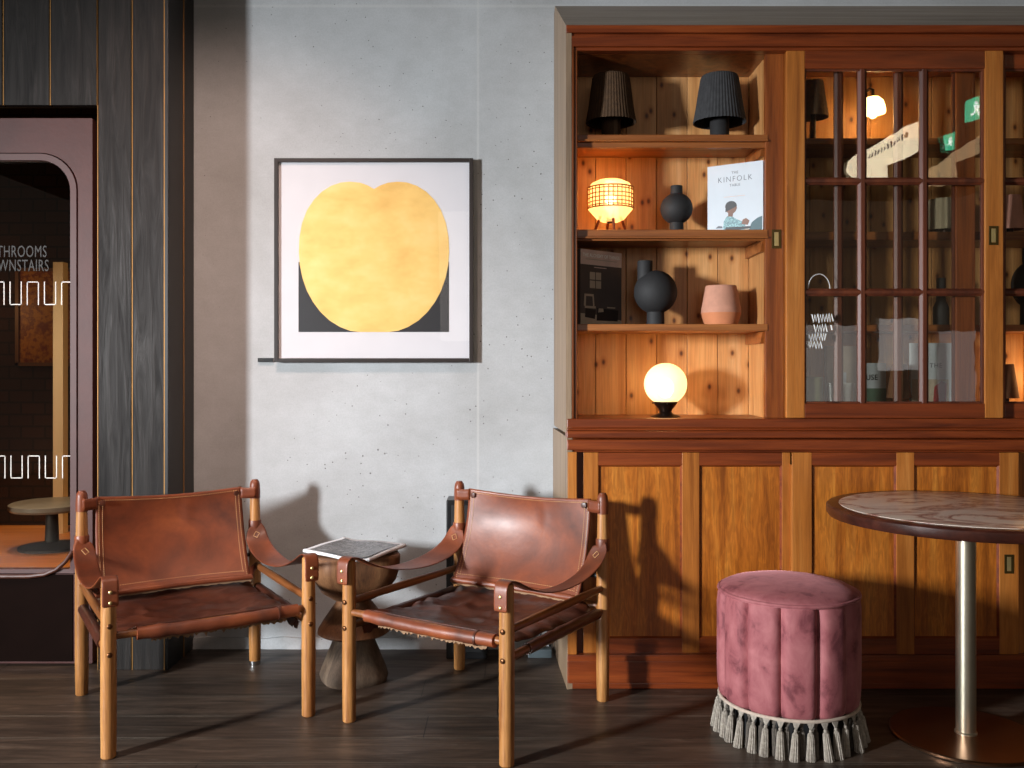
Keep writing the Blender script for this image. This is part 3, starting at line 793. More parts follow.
def sheet(z0, grow, curl):
    cen = sum(cn, Vector()) / 4
    q = [cen + (p - cen) * grow for p in cn]
    def fn(u, v):
        a = q[0].lerp(q[1], u); b_ = q[3].lerp(q[2], u); p = a.lerp(b_, v)
        lift = curl * ((2 * u - 1) ** 4 * 0.6 + (2 * v - 1) ** 4 * 0.4) + 0.004 * math.sin(u * 6 + v * 4)
        return (p.x - NO[0], p.y - NO[1], z0 + lift)
    return fn
MB().grid(sheet(0.006, 1.0, 0.012), 20, 20).build('folded_sheets', 'page', nw, smooth=60, solid=0.010)
MB().grid(sheet(0.0125, 0.87, 0.0095), 20, 20).build('printed_page', 'news', nw, smooth=60)

# ------------------------------------------------------------------ black loudspeaker and socket block on the floor by the wall
BO = (X(470, 3.72), 3.74, 0)
bx_ = thing('floor_speaker', BO, 'slim black box standing against the wall behind the right armchair', 'speaker')
x0, x1 = X(446, 3.68), X(487, 3.68)
MB(BO).box(x0, x1, 3.69, 3.815, 0.0, 0.645).build('cabinet_box', 'black_gloss', bx_, smooth=0, bevel=0.004)
MB(BO).box(x0 + 0.022, x1 - 0.008, 3.684, 3.69, 0.03, 0.625).build('front_grille', 'black', bx_, smooth=0, bevel=0.002)
MB(BO).sphere((x0 - 0.001, 3.74, 0.61), 0.006, 10, 6, (0.4, 1, 1)).build('side_knob', 'plug_grey', bx_)
PO = (X(543, 3.72), 3.74, 0)
pk = thing('socket_block', PO, 'small grey plug block with a black cable on the floor beside the cabinet', 'socket')
MB(PO).box(X(528, 3.7), X(552, 3.7), 3.70, 3.75, 0, 0.035).build('block', 'plug_grey', pk, smooth=0, bevel=0.004)
MB(PO).box(X(536, 3.7), X(544, 3.7), 3.712, 3.738, 0.035, 0.075).build('plug', 'black', pk, smooth=0, bevel=0.004)
MB(PO).tube([(X(540, 3.7), 3.725, 0.07), (X(542, 3.7), 3.72, 0.115), (X(548, 3.7), 3.75, 0.10), (X(551, 3.7), 3.79, 0.02), (X(547, 3.7), 3.81, 0.006)], 0.004, 8).build('cable', 'cable', pk)

# ------------------------------------------------------------------ cabinet
FP = 3.36                         # face of the upper frame
XR = 2.70                         # right end, beyond the picture
CO_ = (X(567, FP), WY, 0)
cab = thing('display_cabinet', CO_, 'large built-in wooden display cabinet with glazed sliding doors above panelled doors', 'cabinet')
def part(name, mat, parent=None, bevel=0.0015): return MB(CO_), name, mat, parent or cab, bevel
def boxes(name, mat, L, parent=None, bevel=0.0015, smooth=0):
    m = MB(CO_)
    for q in L: m.box(*q)
    return m.build(name, mat, parent or cab, smooth=smooth, bevel=bevel)
s1 = lambda px, Y=FP: X(px, Y)
zz = lambda py, Y=FP: Z(py, Y)
# splayed casing: left side and cornice
oy = 3.75; ox = X(555, oy); oz = Z(6, oy); ix = X(566, FP); iz = Z(26, FP)
m = MB(CO_)
zb = Z(433, FP)
m.prism([(ox, WY - 0.001), (ox, oy), (ix, FP - 0.004), (ix + 0.02, FP - 0.004), (ix + 0.02, WY - 0.001)], 'Z', zb, iz)
v = [m.v(p) for p in ((ox, oy, oz), (ix, FP - 0.004, iz), (ox, oy, iz), (ox, WY - 0.001, iz), (ox, WY - 0.001, oz))]
m.face([v[0], v[1], v[2]]); m.face([v[0], v[2], v[3], v[4]])
m.build('side_casing', 'cab_side', cab, smooth=0)
m = MB(CO_)
v = [m.v(p) for p in ((ox, oy, oz), (XR, oy, oz), (XR, FP - 0.004, iz), (ix, FP - 0.004, iz), (ox, WY - 0.001, oz), (XR, WY - 0.001, oz), (XR, FP + 0.02, iz - 0.001), (ix, FP + 0.02, iz - 0.001))]
m.face([v[0], v[1], v[2], v[3]]); m.face([v[0], v[4], v[5], v[1]]); m.face([v[3], v[2], v[6], v[7]])
m.build('cornice', 'cornice', cab, smooth=0)
# red mouldings below the cornice
boxes('top_moulding', 'cab_h', [(ix, XR, FP - 0.012, FP + 0.05, zz(33.5), zz(26)), (ix, XR, FP + 0.004, FP + 0.05, zz(36), zz(33.5)), (ix, XR, FP - 0.003, FP + 0.05, zz(46.5), zz(36)), (ix, XR, FP + 0.006, FP + 0.05, zz(50), zz(46.5))], bevel=0.003)
# end stile of the upper part
boxes('end_stile', 'cab_v', [(ix, s1(574), FP - 0.002, FP + 0.05, zz(419), zz(36)), (s1(574), s1(577.5), FP + 0.006, FP + 0.05, zz(419), zz(48))], bevel=0.003)
# carcass inside
NB = 3.675; NF = 3.385
IX0 = s1(577.5); 
seam0 = X(595.5, NB)
m = MB(CO_)
x = IX0 - 0.02
edges = [IX0 - 0.02] + [seam0 + k * PITCH for k in range(0, 18)] + [XR]
for a, c_ in zip(edges[:-1], edges[1:]):
    if c_ - a > 0.004: m.box(a + 0.0012, c_ - 0.0012, NB, NB + 0.018, zz(420), zz(30))
M['pine_back'] = M['pine']
bkp = m.build('back_boards', 'pine', cab, smooth=0, bevel=0.0015)
# pine material uses object coordinates: shift its board pattern with the origin
boxes('backing', 'black', [(IX0 - 0.02, XR, NB + 0.0185, NB + 0.024, zz(420), zz(30))], bevel=0)
boxes('inner_side', 'pine_plain', [(IX0 - 0.022, IX0, FP + 0.05, NB, zz(420), zz(30))], bevel=0)
PXI = X(768, NF + 0.015)
boxes('partition', 'pine_plain', [(PXI, PXI + 0.02, 3.452, NB, zz(419), zz(48))], bevel=0.001)
boxes('inner_end', 'pine_plain', [(XR - 0.02, XR, FP, NB, zz(420), zz(30))], bevel=0)
boxes('inner_top', 'cab_v', [(IX0 - 0.02, XR, FP + 0.05, NB, zz(50) + 0.0, zz(46))], bevel=0)
# shelves
def shelf(y_top, y_bot, cove=0.0, xa=IX0, xb=PXI):
    L = [(xa, xb, NF + 0.015, NB - 0.001, Z(y_bot, 3.40), Z(y_top, 3.40))]
    if cove:
        zt = Z(y_bot, 3.40)
        L += [(xa, xb, NF + 0.008, NF + 0.02, zt - 0.002, zt + 0.006), (xa, xb, NF + 0.03, NF + 0.055, zt - cove, zt)]
    sh = boxes('shelf', 'shelf', L, bevel=0.0025)
    return sh
SZ1, SZ2, SZ3 = Z(134.5, 3.40), Z(229.5, 3.40), Z(324, 3.40)
shelf(134.5, 141, 0.022); shelf(229.5, 238, 0.008); shelf(324, 331)
XQ = PXI + 0.02
for (a, b_, cv) in ((134.5, 141, 0.022), (229.5, 238, 0.008), (324, 331, 0)):
    m = MB(CO_); m.box(XQ, XR - 0.02, 3.452, NB - 0.001, Z(b_, 3.40), Z(a, 3.40)); m.build('shelf', 'shelf', cab, smooth=0, bevel=0.0025)
# bearers under the shelves at the partition
for zt in (Z(141, 3.4), Z(238, 3.4), Z(331, 3.4)):
    m = MB(CO_); m.prism([(3.415, zt - 0.001), (NB - 0.002, zt - 0.001), (NB - 0.002, zt - 0.045), (3.45, zt - 0.045)], 'X', PXI - 0.016, PXI - 0.0005)
    m.build('shelf_bearer', 'shelf', cab, smooth=0, bevel=0.001)
FZ = Z(418.5, 3.39)
boxes('cabinet_floor', 'shelf', [(IX0 - 0.02, XR, FP + 0.02, NB, FZ - 0.03, FZ)], bevel=0.002)

# sliding glazed doors
def gdoor(px0, px1, Y, stile, pm, ph, hasdoor, name_mat, glassm, right=True, th=0.026):
    """px0..px1 outer pixels on plane Y; pm vertical bars; ph horizontal bars"""
    q = lambda p: X(p, Y); r = lambda p: Z(p, Y)
    zt, zb_ = r(50.5), r(418)
    gx0_, gx1_ = q(px0 + stile), q(px1 - stile); gz1_, gz0_ = r(68.5), r(403.5)
    m = MB(CO_)
    m.box(q(px0), gx0_, Y, Y + th, zb_, zt).box(gx1_, q(px1), Y, Y + th, zb_, zt)
    m.box(gx0_ - 0.012, gx1_ + 0.012, Y + 0.007, Y + th - 0.007, gz1_ + 0.004, zt - 0.004).box(gx0_ - 0.012, gx1_ + 0.012, Y + 0.007, Y + th - 0.007, zb_ + 0.004, gz0_ - 0.004)
    fr_ = m.build('glazed_door', name_mat, cab, smooth=0, bevel=0.0025)
    for za, zb3 in ((gz1_, zt), (zb_, gz0_)):
        MB(CO_).box(gx0_, gx1_, Y + 0.0006, Y + th, za, zb3).build('door_rail', 'cab_h', fr_, smooth=0, bevel=0.002)
    m = MB(CO_); w_ = 4.6 * Y / F
    for p in pm:
        c0 = q(p)
        m.prism([(c0 - w_, Y + th - 0.004), (c0 - w_, Y + 0.013), (c0 - w_ * 0.45, Y + 0.006), (c0 - w_ * 0.4, Y + 0.003), (c0 + w_ * 0.4, Y + 0.003), (c0 + w_ * 0.45, Y + 0.006), (c0 + w_, Y + 0.013), (c0 + w_, Y + th - 0.004)], 'Z', gz0_, gz1_)
    for p in ph:
        c0 = r(p); h_ = 3.8 * Y / F
        m.prism([(Y + th - 0.005, c0 - h_), (Y + 0.0135, c0 - h_), (Y + 0.0065, c0 - h_ * 0.45), (Y + 0.0035, c0 - h_ * 0.4), (Y + 0.0035, c0 + h_ * 0.4), (Y + 0.0065, c0 + h_ * 0.45), (Y + 0.0135, c0 + h_), (Y + th - 0.005, c0 + h_)], 'X', gx0_, gx1_)
    # glazing beads round the opening
    e = 0.007
    m.box(gx0_, gx0_ + e, Y + 0.007, Y + th - 0.004, gz0_, gz1_).box(gx1_ - e, gx1_, Y + 0.007, Y + th - 0.004, gz0_, gz1_)
    m.box(gx0_, gx1_, Y + 0.0075, Y + th - 0.0045, gz1_ - e, gz1_).box(gx0_, gx1_, Y + 0.0075, Y + th - 0.0045, gz0_, gz0_ + e)
    m.build('glazing_bars', 'cab_dark', fr_, smooth=0, bevel=0.0008)
    m = MB(CO_); m.box(gx0_ - 0.003, gx1_ + 0.003, Y + th * 0.6, Y + th * 0.6 + 0.003, gz0_ - 0.003, gz1_ + 0.003)
    m.build('panes', glassm, fr_, smooth=0)
    return fr_
def pull(px, py, Y, par, w_=4.6, h_=9.5):
    q = lambda p: X(p, Y); r = lambda p: Z(p, Y)
    m = MB(CO_); a = w_ * Y / F; c_ = h_ * Y / F; x, z = q(px), r(py)
    m.box(x - a, x - a * 0.5, Y - 0.002, Y + 0.004, z - c_, z + c_).box(x + a * 0.5, x + a, Y - 0.002, Y + 0.004, z - c_, z + c_)
    m.box(x - a * 0.5, x + a * 0.5, Y - 0.002, Y + 0.004, z - c_, z - c_ * 0.75).box(x - a * 0.5, x + a * 0.5, Y - 0.002, Y + 0.004, z + c_ * 0.75, z + c_)
    fp = m.build('flush_pull', 'pull_dark', par, smooth=0, bevel=0.0006)
    MB(CO_).box(x - a * 0.45, x + a * 0.45, Y - 0.0012, Y + 0.004, z - c_ * 0.72, z + c_ * 0.72).build('brass_slip', 'brass', fp, smooth=0, bevel=0.0006)
front = gdoor(786.5, 1003.5, FP + 0.006, 18.5, (863.5, 925.5), (180.5, 292), True, 'cab_stile', 'glass_door')
pull(993.5, 235.5, FP + 0.0055, front)
Yr = FP + 0.044
rear = gdoor(765.5, 975.5, Yr, 19.5, (840, 900), (180.5, 292), True, 'cab_v', 'glass_back')
pull(776.5, 239, Yr - 0.0005, rear)
third = gdoor(988, 1206, Yr, 17, (1062, 1122), (180.5, 292), True, 'cab_v', 'glass_back')
# ledge between upper and lower part
LP = 3.345
lx = X(567, LP)
boxes('ledge_moulding', 'cab_h', [
    (lx, XR, FP - 0.006, FP + 0.05, zz(428), zz(418.5)),
    (lx, XR, LP - 0.0, FP + 0.05, Z(430.5, LP), zz(428)),
    (lx - 0.003, XR, LP - 0.028, FP + 0.05, Z(437.5, LP), Z(430.5, LP)),
    (lx, XR, LP + 0.006, FP + 0.05, Z(439.5, LP), Z(437.5, LP)),
    (lx, XR, LP - 0.006, FP + 0.05, Z(450, LP), Z(439.5, LP)),
    (lx, XR, LP + 0.01, FP + 0.05, Z(452.5, LP), Z(450, LP))], bevel=0.0035)
# lower carcass: splayed side, end stile, doors, plinth
q = lambda p: X(p, LP); r = lambda p: Z(p, LP)
m = MB(CO_)
m.prism([(X(553, WY), WY - 0.001), (q(567), LP), (q(567) + 0.02, LP + 0.004), (q(567) + 0.02, WY - 0.001)], 'Z', 0.0, r(437))
m.build('lower_side', 'cab_side', cab, smooth=0)
boxes('lower_end_stile', 'cab_stile', [(q(567.3), q(577), LP, LP + 0.06, r(655), r(452))], bevel=0.003)
boxes('shadow_gap', 'cab_dark', [(q(577), q(583), LP + 0.022, LP + 0.06, r(655), r(452))], bevel=0.001)
boxes('plinth', 'cab_h', [(q(567.3), XR, LP - 0.008, LP + 0.06, r(661), r(654.5)), (q(567.3), XR, LP - 0.002, LP + 0.06, 0.022, r(661)), (q(569), XR, LP + 0.004, LP + 0.06, 0.0, 0.022)], bevel=0.003)
boxes('carcass_back', 'cab_dark', [(q(569), XR, LP + 0.062, LP + 0.07, 0.0, r(440))], bevel=0)
def pdoor(x0, x1, stiles, Y, mat_s='cab_stile'):
    """panelled door: outer x0..x1, stiles list of (a,b) pixel spans"""
    X_ = lambda p: X(p, Y); Z_ = lambda p: Z(p, Y)
    th = 0.024
    m = MB(CO_)
    for a, b_ in stiles: m.box(X_(a), X_(b_), Y, Y + th, Z_(654.5), Z_(452.5))
    m.box(X_(x0) + 0.01, X_(x1) - 0.01, Y + 0.007, Y + th - 0.007, Z_(464), Z_(454)).box(X_(x0) + 0.01, X_(x1) - 0.01, Y + 0.007, Y + th - 0.007, Z_(653), Z_(640))
    dd = m.build('panelled_door', mat_s, cab, smooth=0, bevel=0.002)
    for ya, yb_ in ((465.5, 452.5), (654.5, 638.5)):
        MB(CO_).box(X_(x0), X_(x1), Y + 0.0008, Y + th - 0.001, Z_(ya), Z_(yb_)).build('door_rail', 'cab_h', dd, smooth=0, bevel=0.002)
    for (a, b_), (c_, d_) in zip(stiles[:-1], stiles[1:]):
        m = MB(CO_); m.box(X_(b_) - 0.004, X_(c_) + 0.004, Y + 0.010, Y + 0.018, Z_(638.5) - 0.004, Z_(465.5) + 0.004)
        pnl = m.build('panel', 'cab_panel', dd, smooth=0)
        m = MB(CO_); e = 0.006; xa, xb, za, zb2 = X_(b_), X_(c_), Z_(638.5), Z_(465.5)
        m.prism([(xa, Y + 0.002), (xa + e, Y + 0.010), (xa, Y + 0.010)], 'Z', za, zb2)
        m.prism([(xb, Y + 0.002), (xb, Y + 0.010), (xb - e, Y + 0.010)], 'Z', za, zb2)
        m.prism([(Y + 0.002, zb2), (Y + 0.010, zb2), (Y + 0.010, zb2 - e)], 'X', xa, xb)
        m.prism([(Y + 0.002, za), (Y + 0.010, za + e), (Y + 0.010, za)], 'X', xa, xb)
        m.build('panel_bead', 'cab_h', dd, smooth=0)
    return dd
pdoor(583, 790.5, [(583, 598.5), (682, 699.5), (782, 790.5)], LP + 0.022)
dB = pdoor(792, 1019, [(792, 812), (896.5, 914.5), (999.5, 1019)], LP + 0.002)
pull(1009, 564, LP + 0.0015, dB)
pdoor(1019, 1240, [(1019, 1038), (1120, 1138), (1222, 1240)], LP + 0.022)

# ------------------------------------------------------------------ things on the shelves
def lathe_thing(name, label, cat, px, Y, base, profs, group=None, seg=32):
    o = thing(name, (X(px, Y), Y, base), label, cat, group=group)
    for nm, mat, prof, kw in profs:
        m = MB(); m.lathe(prof, (0, 0, 0), seg, **kw); m.build(nm, mat, o, smooth=50)
    return o
NY = 3.53; SS = S(NY)
def rz_(dx): return dx / SS
def zl(py, base, Y=NY): return Z(py, Y) - base
pleat = lambda n, d: (lambda a, z: 1 + d * math.cos(n * a))
def fringe_lamp(name, label, px, mat, stem, w=26.0, y0=76, y1=123, top=17.5, sw=9.5, base=None):
    base = SZ1 if base is None else base
    o = thing(name, (X(px, NY), NY, base), label, 'lamp', group='small fringed lamps on the top shelf')
    zt, zb2 = zl(y0, base), zl(y1, base)
    MB().lathe([(rz_(sw + 1), 0.0), (rz_(sw + 1), 0.004), (rz_(sw), 0.012), (rz_(sw), zb2 + 0.03), (rz_(sw - 3), zb2 + 0.045), (0.006, zb2 + 0.05), (0.006, zt - 0.01)], seg=24).build('stem', stem, o, smooth=40)
    m = MB(); sg = 96
    m.lathe([(rz_(w - 1.5), zb2 + 0.003), (rz_(w), zb2), (rz_(w * 0.9), zb2 + (zt - zb2) * 0.3), (rz_(top + 1.2), zt - 0.012), (rz_(top), zt - 0.002), (rz_(top - 1), zt), (0.01, zt)], seg=sg, rmod=lambda a, z: 1 + 0.012 * math.cos(48 * a), cap0=False)
    m.build('lamp_shade', mat, o, smooth=25)
    return o
fringe_lamp('fringed_lamp', 'small amber-brown fringed lamp at left of the top shelf', 611, 'shade_amber', 'stem_amber', w=25)
fringe_lamp('fringed_lamp', 'small charcoal grey fringed lamp at right of the open top shelf', 719.5, 'shade_grey', 'black_clay', w=26)
# woven lantern lamp
px = 610.5; base = SZ2
lan = thing('lantern_lamp', (X(px, NY), NY, base), 'glowing drum lantern with a woven rattan band on four legs, second shelf', 'lamp')
MB().lathe([(rz_(8), zl(222, base)), (rz_(13), zl(220, base)), (rz_(22.2), zl(209, base)), (rz_(22.4), zl(206, base)), (rz_(22.0), zl(190, base)), (rz_(19), zl(184, base)), (rz_(12), zl(180.5, base)), (rz_(4), zl(179.5, base))], seg=48, rmod=lambda a, z: 1 + 0.012 * math.cos(24 * a)).build('paper_shade', 'lantern', lan, smooth=30)
m = MB(); rb = rz_(22.9)
for py in (188.5, 191, 195.5, 199.5, 203.5, 207, 209):
    z = zl(py, base); k = 0.0022 if py not in (188.5, 209) else 0.003
    m.tube([(rb * math.cos(a), rb * math.sin(a), z) for a in [2 * PI * i / 40 for i in range(41)]], k, 6)
for i in range(32):
    a = 2 * PI * i / 32
    m.tube([(rb * 1.012 * math.cos(a), rb * 1.012 * math.sin(a), zl(188, base)), (rb * 1.012 * math.cos(a), rb * 1.012 * math.sin(a), zl(209.5, base))], 0.0022, 5)
m.build('woven_band', 'rattan', lan, smooth=40)
for i in range(4):
    a = PI * i / 2 - PI / 2 + 0.12
    MB().tube([(rz_(10) * math.cos(a), rz_(10) * math.sin(a), zl(216, base)), (rz_(17) * math.cos(a), rz_(17) * math.sin(a), 0.001)], [0.006, 0.0045], 8).build('leg', 'lantern_leg', lan)
MB().lathe([(0.012, zl(222, base) - 0.004), (0.02, zl(221, base)), (0.008, zl(219, base))], seg=16).build('lamp_holder', 'bronze', lan)
# black round vases
def ball_vase(label, px, base, y_top, y_ball0, y_ball1, rb_, neck_w, foot_w, neck_off=0.0, tilt=0.0, group='black ball-shaped vases'):
    o = thing('ball_vase', (X(px, NY), NY, base), label, 'vase', group=group)
    zc = (zl(y_ball0, base) + zl(y_ball1, base)) / 2; R_ = rz_(rb_); sz = (zl(y_ball0, base) - zl(y_ball1, base)) / 2 / R_
    m = MB()
    prof = []
    fw = rz_(foot_w)
    prof += [(fw * 1.02, 0.0), (fw * 1.02, 0.004), (fw, 0.01)]
    a0 = -math.acos(min(1, fw / R_ * 0.98))
    for i in range(25):
        a = a0 + (PI / 2 - 0.02 - a0) * i / 24
        prof.append((R_ * math.cos(a), zc + R_ * sz * math.sin(a)))
    m.lathe(prof, seg=40); m.build('body', 'black_clay', o, smooth=40)
    m = MB(); nw_ = rz_(neck_w); zt = zl(y_top, base)
    z0 = zc + R_ * 0.55
    m.lathe([(nw_, z0), (nw_, zt - 0.004), (nw_ * 0.96, zt), (nw_ * 0.8, zt), (nw_ * 0.78, zt - 0.03), (0.002, zt - 0.031)], (rz_(neck_off), 0, 0), 28)
    m.build('neck', 'black_clay', o, smooth=40)
    return o
ball_vase('small black ball-shaped vase with a short centred neck, second shelf', 676.5, SZ2, 186, 193, 224.5, 16, 6.0, 7.0)
ball_vase('large black ball-shaped vase with an off-centre neck beside the dark book', 655.5, SZ3, 261, 270.5, 314, 21.5, 7.6, 8.8, neck_off=-10.5)
# terracotta pot
o = thing('terracotta_pot', (X(721, NY), NY, SZ3), 'pale pink flared terracotta pot on the third shelf beside the black vase', 'pot')
b0 = SZ3
MB().lathe([(rz_(13), 0.0), (rz_(16), 0.001), (rz_(18.5), zl(318, b0)), (rz_(19.6), zl(313, b0))], seg=40, cap1=False).build('foot_band', 'terracotta_rim', o, smooth=40)
MB().lathe([(rz_(19.6), zl(313, b0)), (rz_(19.4), zl(309, b0)), (rz_(17.4), zl(298, b0)), (rz_(15.6), zl(288, b0)), (rz_(15), zl(286, b0)), (rz_(14), zl(286, b0)), (rz_(15), zl(296, b0)), (rz_(2), zl(310, b0))], seg=40, cap0=False).build('body', 'terracotta', o, smooth=40)
# globe lamp
GY_ = 3.50; gs = S(GY_)
o = thing('globe_lamp', (X(665.5, GY_), GY_, FZ), 'glowing opal globe lamp on a dark bronze foot in the bottom niche', 'lamp')
MB().lathe([(14 / gs, 0), (15 / gs, 0.003), (8 / gs, 0.012), (6 / gs, 0.02), (7 / gs, 0.03), (10.5 / gs, Z(405, GY_) - FZ), (12 / gs, Z(403, GY_) - FZ), (11.5 / gs, Z(401.5, GY_) - FZ), (5 / gs, Z(401, GY_) - FZ)], seg=32).build('foot', 'bronze', o, smooth=40)
for i in range(3):
    a = PI / 6 + 2 * PI * i / 3
    MB().tube([(11 / gs * math.cos(a), 11 / gs * math.sin(a), Z(403.2, GY_) - FZ), (14 / gs * math.cos(a), 14 / gs * math.sin(a), Z(403.2, GY_) - FZ)], 0.003, 8).build('thumb_screw', 'bronze', o)
MB().sphere((0, 0, Z(384, GY_) - FZ), 21.3 / gs, 40, 24, (1, 1, 0.985)).build('glass_globe', 'globe', o)

MB().sphere((0, 0, Z(388, GY_) - FZ), 0.030, 20, 14, (1, 1, 1.25)).build('lamp_core', 'bulb_core', o, smooth=80)
MB().sphere((0, 0, zl(200, SZ2)), 0.020, 16, 10).build('lamp_core', 'bulb_core', lan, smooth=80)
# books
def book(label, A, B, base, h, th, cover, group=None):
    """standing book whose front face runs from A to B (x,y)"""
    A = Vector(A); B = Vector(B); d_ = B - A
    rz = math.atan2(d_.y, d_.x); w_ = d_.length
    o = thing('book', (A.x, A.y, base), label, 'book', rz=rz, group=group)
    cv = MB(); cv.box(0, w_, 0, 0.003, 0.0, h).box(0, w_, th - 0.003, th, 0.0, h).box(0, 0.003, 0.003, th - 0.003, 0.0, h)
    c_ = cv.build('cover', cover, o, smooth=0, bevel=0.0006)
    MB().box(0.003, w_ - 0.003, 0.003, th - 0.003, 0.003, h - 0.003).build('pages', 'page', o, smooth=0)
    return o, c_, w_
Yl, Yr_ = 3.545, 3.425
o, c_, w_ = book('white hardback book with a seated figure on its cover, second shelf', (X(707.5, Yl), Yl), (X(763.2, Yr_), Yr_), SZ2, Z(167, Yl) - SZ2, 0.028, 'cover_white')
bh = Z(167, Yl) - SZ2
def cp(poly, mat, nm, par, z=0.0006):
    MB().prism(poly, 'Y', -z, -0.0001).build(nm, mat, par, smooth=0)
T = lambda x, z: Matrix.Translation((x, -0.0002, z))
text('THE', 0.014, 'ink_soft', c_, T(w_ / 2, bh * 0.855), align='CENTER')
text('KINFOLK', 0.030, 'ink_soft', c_, T(w_ / 2, bh * 0.745), align='CENTER', sx=0.92, bold=-0.0004)
text('TABLE', 0.014, 'ink_soft', c_, T(w_ / 2, bh * 0.675), align='CENTER')
cp([(w_ * 0.30, bh * 0.525), (w_ * 0.68, bh * 0.525), (w_ * 0.68, bh * 0.533), (w_ * 0.30, bh * 0.533)], 'cover_grey', 'subtitle_line', c_)
u = lambda L: [(w_ * a, bh * b_) for a, b_ in L]
cp(u([(0.02, 0.01), (0.98, 0.01), (0.98, 0.045), (0.02, 0.05)]), 'tan_print', 'cover_picture', c_, 0.0004)
cp(u([(0.28, 0.02), (0.66, 0.02), (0.70, 0.14), (0.62, 0.16), (0.50, 0.21), (0.44, 0.25), (0.36, 0.25), (0.30, 0.18)]), 'teal_print', 'cover_picture', c_, 0.0005)
cp(u([(0.38, 0.24), (0.46, 0.24), (0.47, 0.30), (0.38, 0.30)]), 'skin', 'cover_picture', c_, 0.0006)
cp([(w_ * (0.435 + 0.10 * math.cos(a)), bh * (0.365 + 0.085 * math.sin(a))) for a in [2 * PI * i / 20 for i in range(20)]], 'skin', 'cover_picture', c_, 0.0008)
cp([(w_ * (0.43 + 0.105 * math.cos(a)), bh * (0.39 + 0.075 * math.sin(a))) for a in [PI * i / 14 - 0.1 for i in range(17)]] + u([(0.33, 0.31)]), 'ink', 'cover_picture', c_, 0.0010)
cp(u([(0.33, 0.03), (0.78, 0.05), (0.78, 0.08), (0.33, 0.09)]), 'ink', 'cover_picture', c_, 0.0007)
cp(u([(0.74, 0.01), (0.98, 0.01), (0.985, 0.21), (0.90, 0.19), (0.80, 0.13)]), 'teal_dark', 'cover_picture', c_, 0.0006)
cp(u([(0.62, 0.12), (0.73, 0.10), (0.76, 0.16), (0.70, 0.20), (0.64, 0.18)]), 'skin', 'cover_picture', c_, 0.0009)
cp(u([(0.15, 0.085), (0.28, 0.08), (0.27, 0.11), (0.20, 0.12)]), 'ink_soft', 'cover_picture', c_, 0.0006)

Yl, Yr_ = 3.425, 3.575
o, c_, w_ = book('dark photographic book with a grey title band, left end of the third shelf', (X(580.5, Yl), Yl), (X(621.5, Yr_), Yr_), SZ3, Z(248.5, Yl) - SZ3, 0.026, 'cover_black')
bh = Z(248.5, Yl) - SZ3
u = lambda L: [(w_ * a, bh * b_) for a, b_ in L]
cp(u([(0.0, 0.80), (1, 0.80), (1, 1.0), (0.0, 1.0)]), 'cover_grey', 'title_band', c_, 0.0004)
text('THE ALCHEMY OF THINGS', 0.0185, 'ink_white', c_, Matrix.Translation((w_ / 2, -0.0006, bh * 0.905)), align='CENTER', sx=0.86, bold=0.0006)
cp(u([(0.12, 0.868), (0.88, 0.868), (0.88, 0.878), (0.12, 0.878)]), 'tan_print', 'subtitle_line', c_, 0.0007)
cp(u([(0.32, 0.765), (0.62, 0.765), (0.62, 0.775), (0.32, 0.775)]), 'cover_grey', 'author_line', c_, 0.0006)
for a in (0.22, 0.365):
    for b_ in (0.49, 0.605): cp(u([(a, b_), (a + 0.125, b_), (a + 0.125, b_ + 0.1), (a, b_ + 0.1)]), 'tan_print', 'cover_picture', c_, 0.0005)
cp(u([(0.0, 0.0), (1, 0), (1, 0.07), (0.6, 0.13), (0.0, 0.15)]), 'tan_print', 'cover_picture', c_, 0.0004)
for L in ([(0.10, 0.22), (0.36, 0.22), (0.36, 0.25), (0.10, 0.25)], [(0.08, 0.25), (0.12, 0.25), (0.13, 0.40), (0.09, 0.40)], [(0.30, 0.24), (0.33, 0.24), (0.31, 0.40), (0.28, 0.40)], [(0.09, 0.38), (0.31, 0.38), (0.31, 0.41), (0.09, 0.41)]):
    cp(u(L), 'tan_print', 'cover_picture', c_, 0.0006)
cp(u([(0.38, 0.06), (0.90, 0.06), (0.92, 0.21), (0.40, 0.23)]), 'ink', 'cover_picture', c_, 0.0006)
cp(u([(0.42, 0.17), (0.55, 0.18), (0.54, 0.225), (0.43, 0.225)]), 'tan_print', 'cover_picture', c_, 0.0008)
cp(u([(0.64, 0.235), (0.84, 0.235), (0.84, 0.25), (0.64, 0.25)]), 'tan_print', 'cover_picture', c_, 0.0008)
cp(u([(0.10, 0.10), (0.34, 0.08), (0.36, 0.20), (0.12, 0.22)]), 'ink', 'cover_picture', c_, 0.0006)

# ------------------------------------------------------------------ things behind the glazed doors
GYY = 3.56
def zg(py): return Z(py, GYY)
gsc = S(GYY)
# wall lamp with a glowing bell shade
o = thing('wall_lamp', (X(872, GYY), NB, Z(96, GYY)), 'glowing white bell-shaded wall lamp in the top shelf behind the glass door', 'lamp')
lo = Vector(o.location)
m = MB(lo); cx_, cy_ = X(873, GYY), GYY
m.lathe([(11.8 / gsc, zg(113.5)), (12.2 / gsc, zg(112)), (11.6 / gsc, zg(107)), (9.6 / gsc, zg(101)), (6 / gsc, zg(97.5)), (2.5 / gsc, zg(96.5))], (cx_, cy_, 0), 28)
m.build('bell_shade', 'bulb', o)
MB(lo).sphere((cx_, cy_, zg(114.5)), 4.2 / gsc, 16, 10).build('bulb', 'bulb', o)
MB(lo).tube([(cx_, cy_, zg(96.8)), (cx_, cy_, zg(90)), (cx_, cy_ + 0.03, zg(86)), (cx_, NB - 0.004, zg(86))], 0.006, 8).build('arm', 'bronze', o)
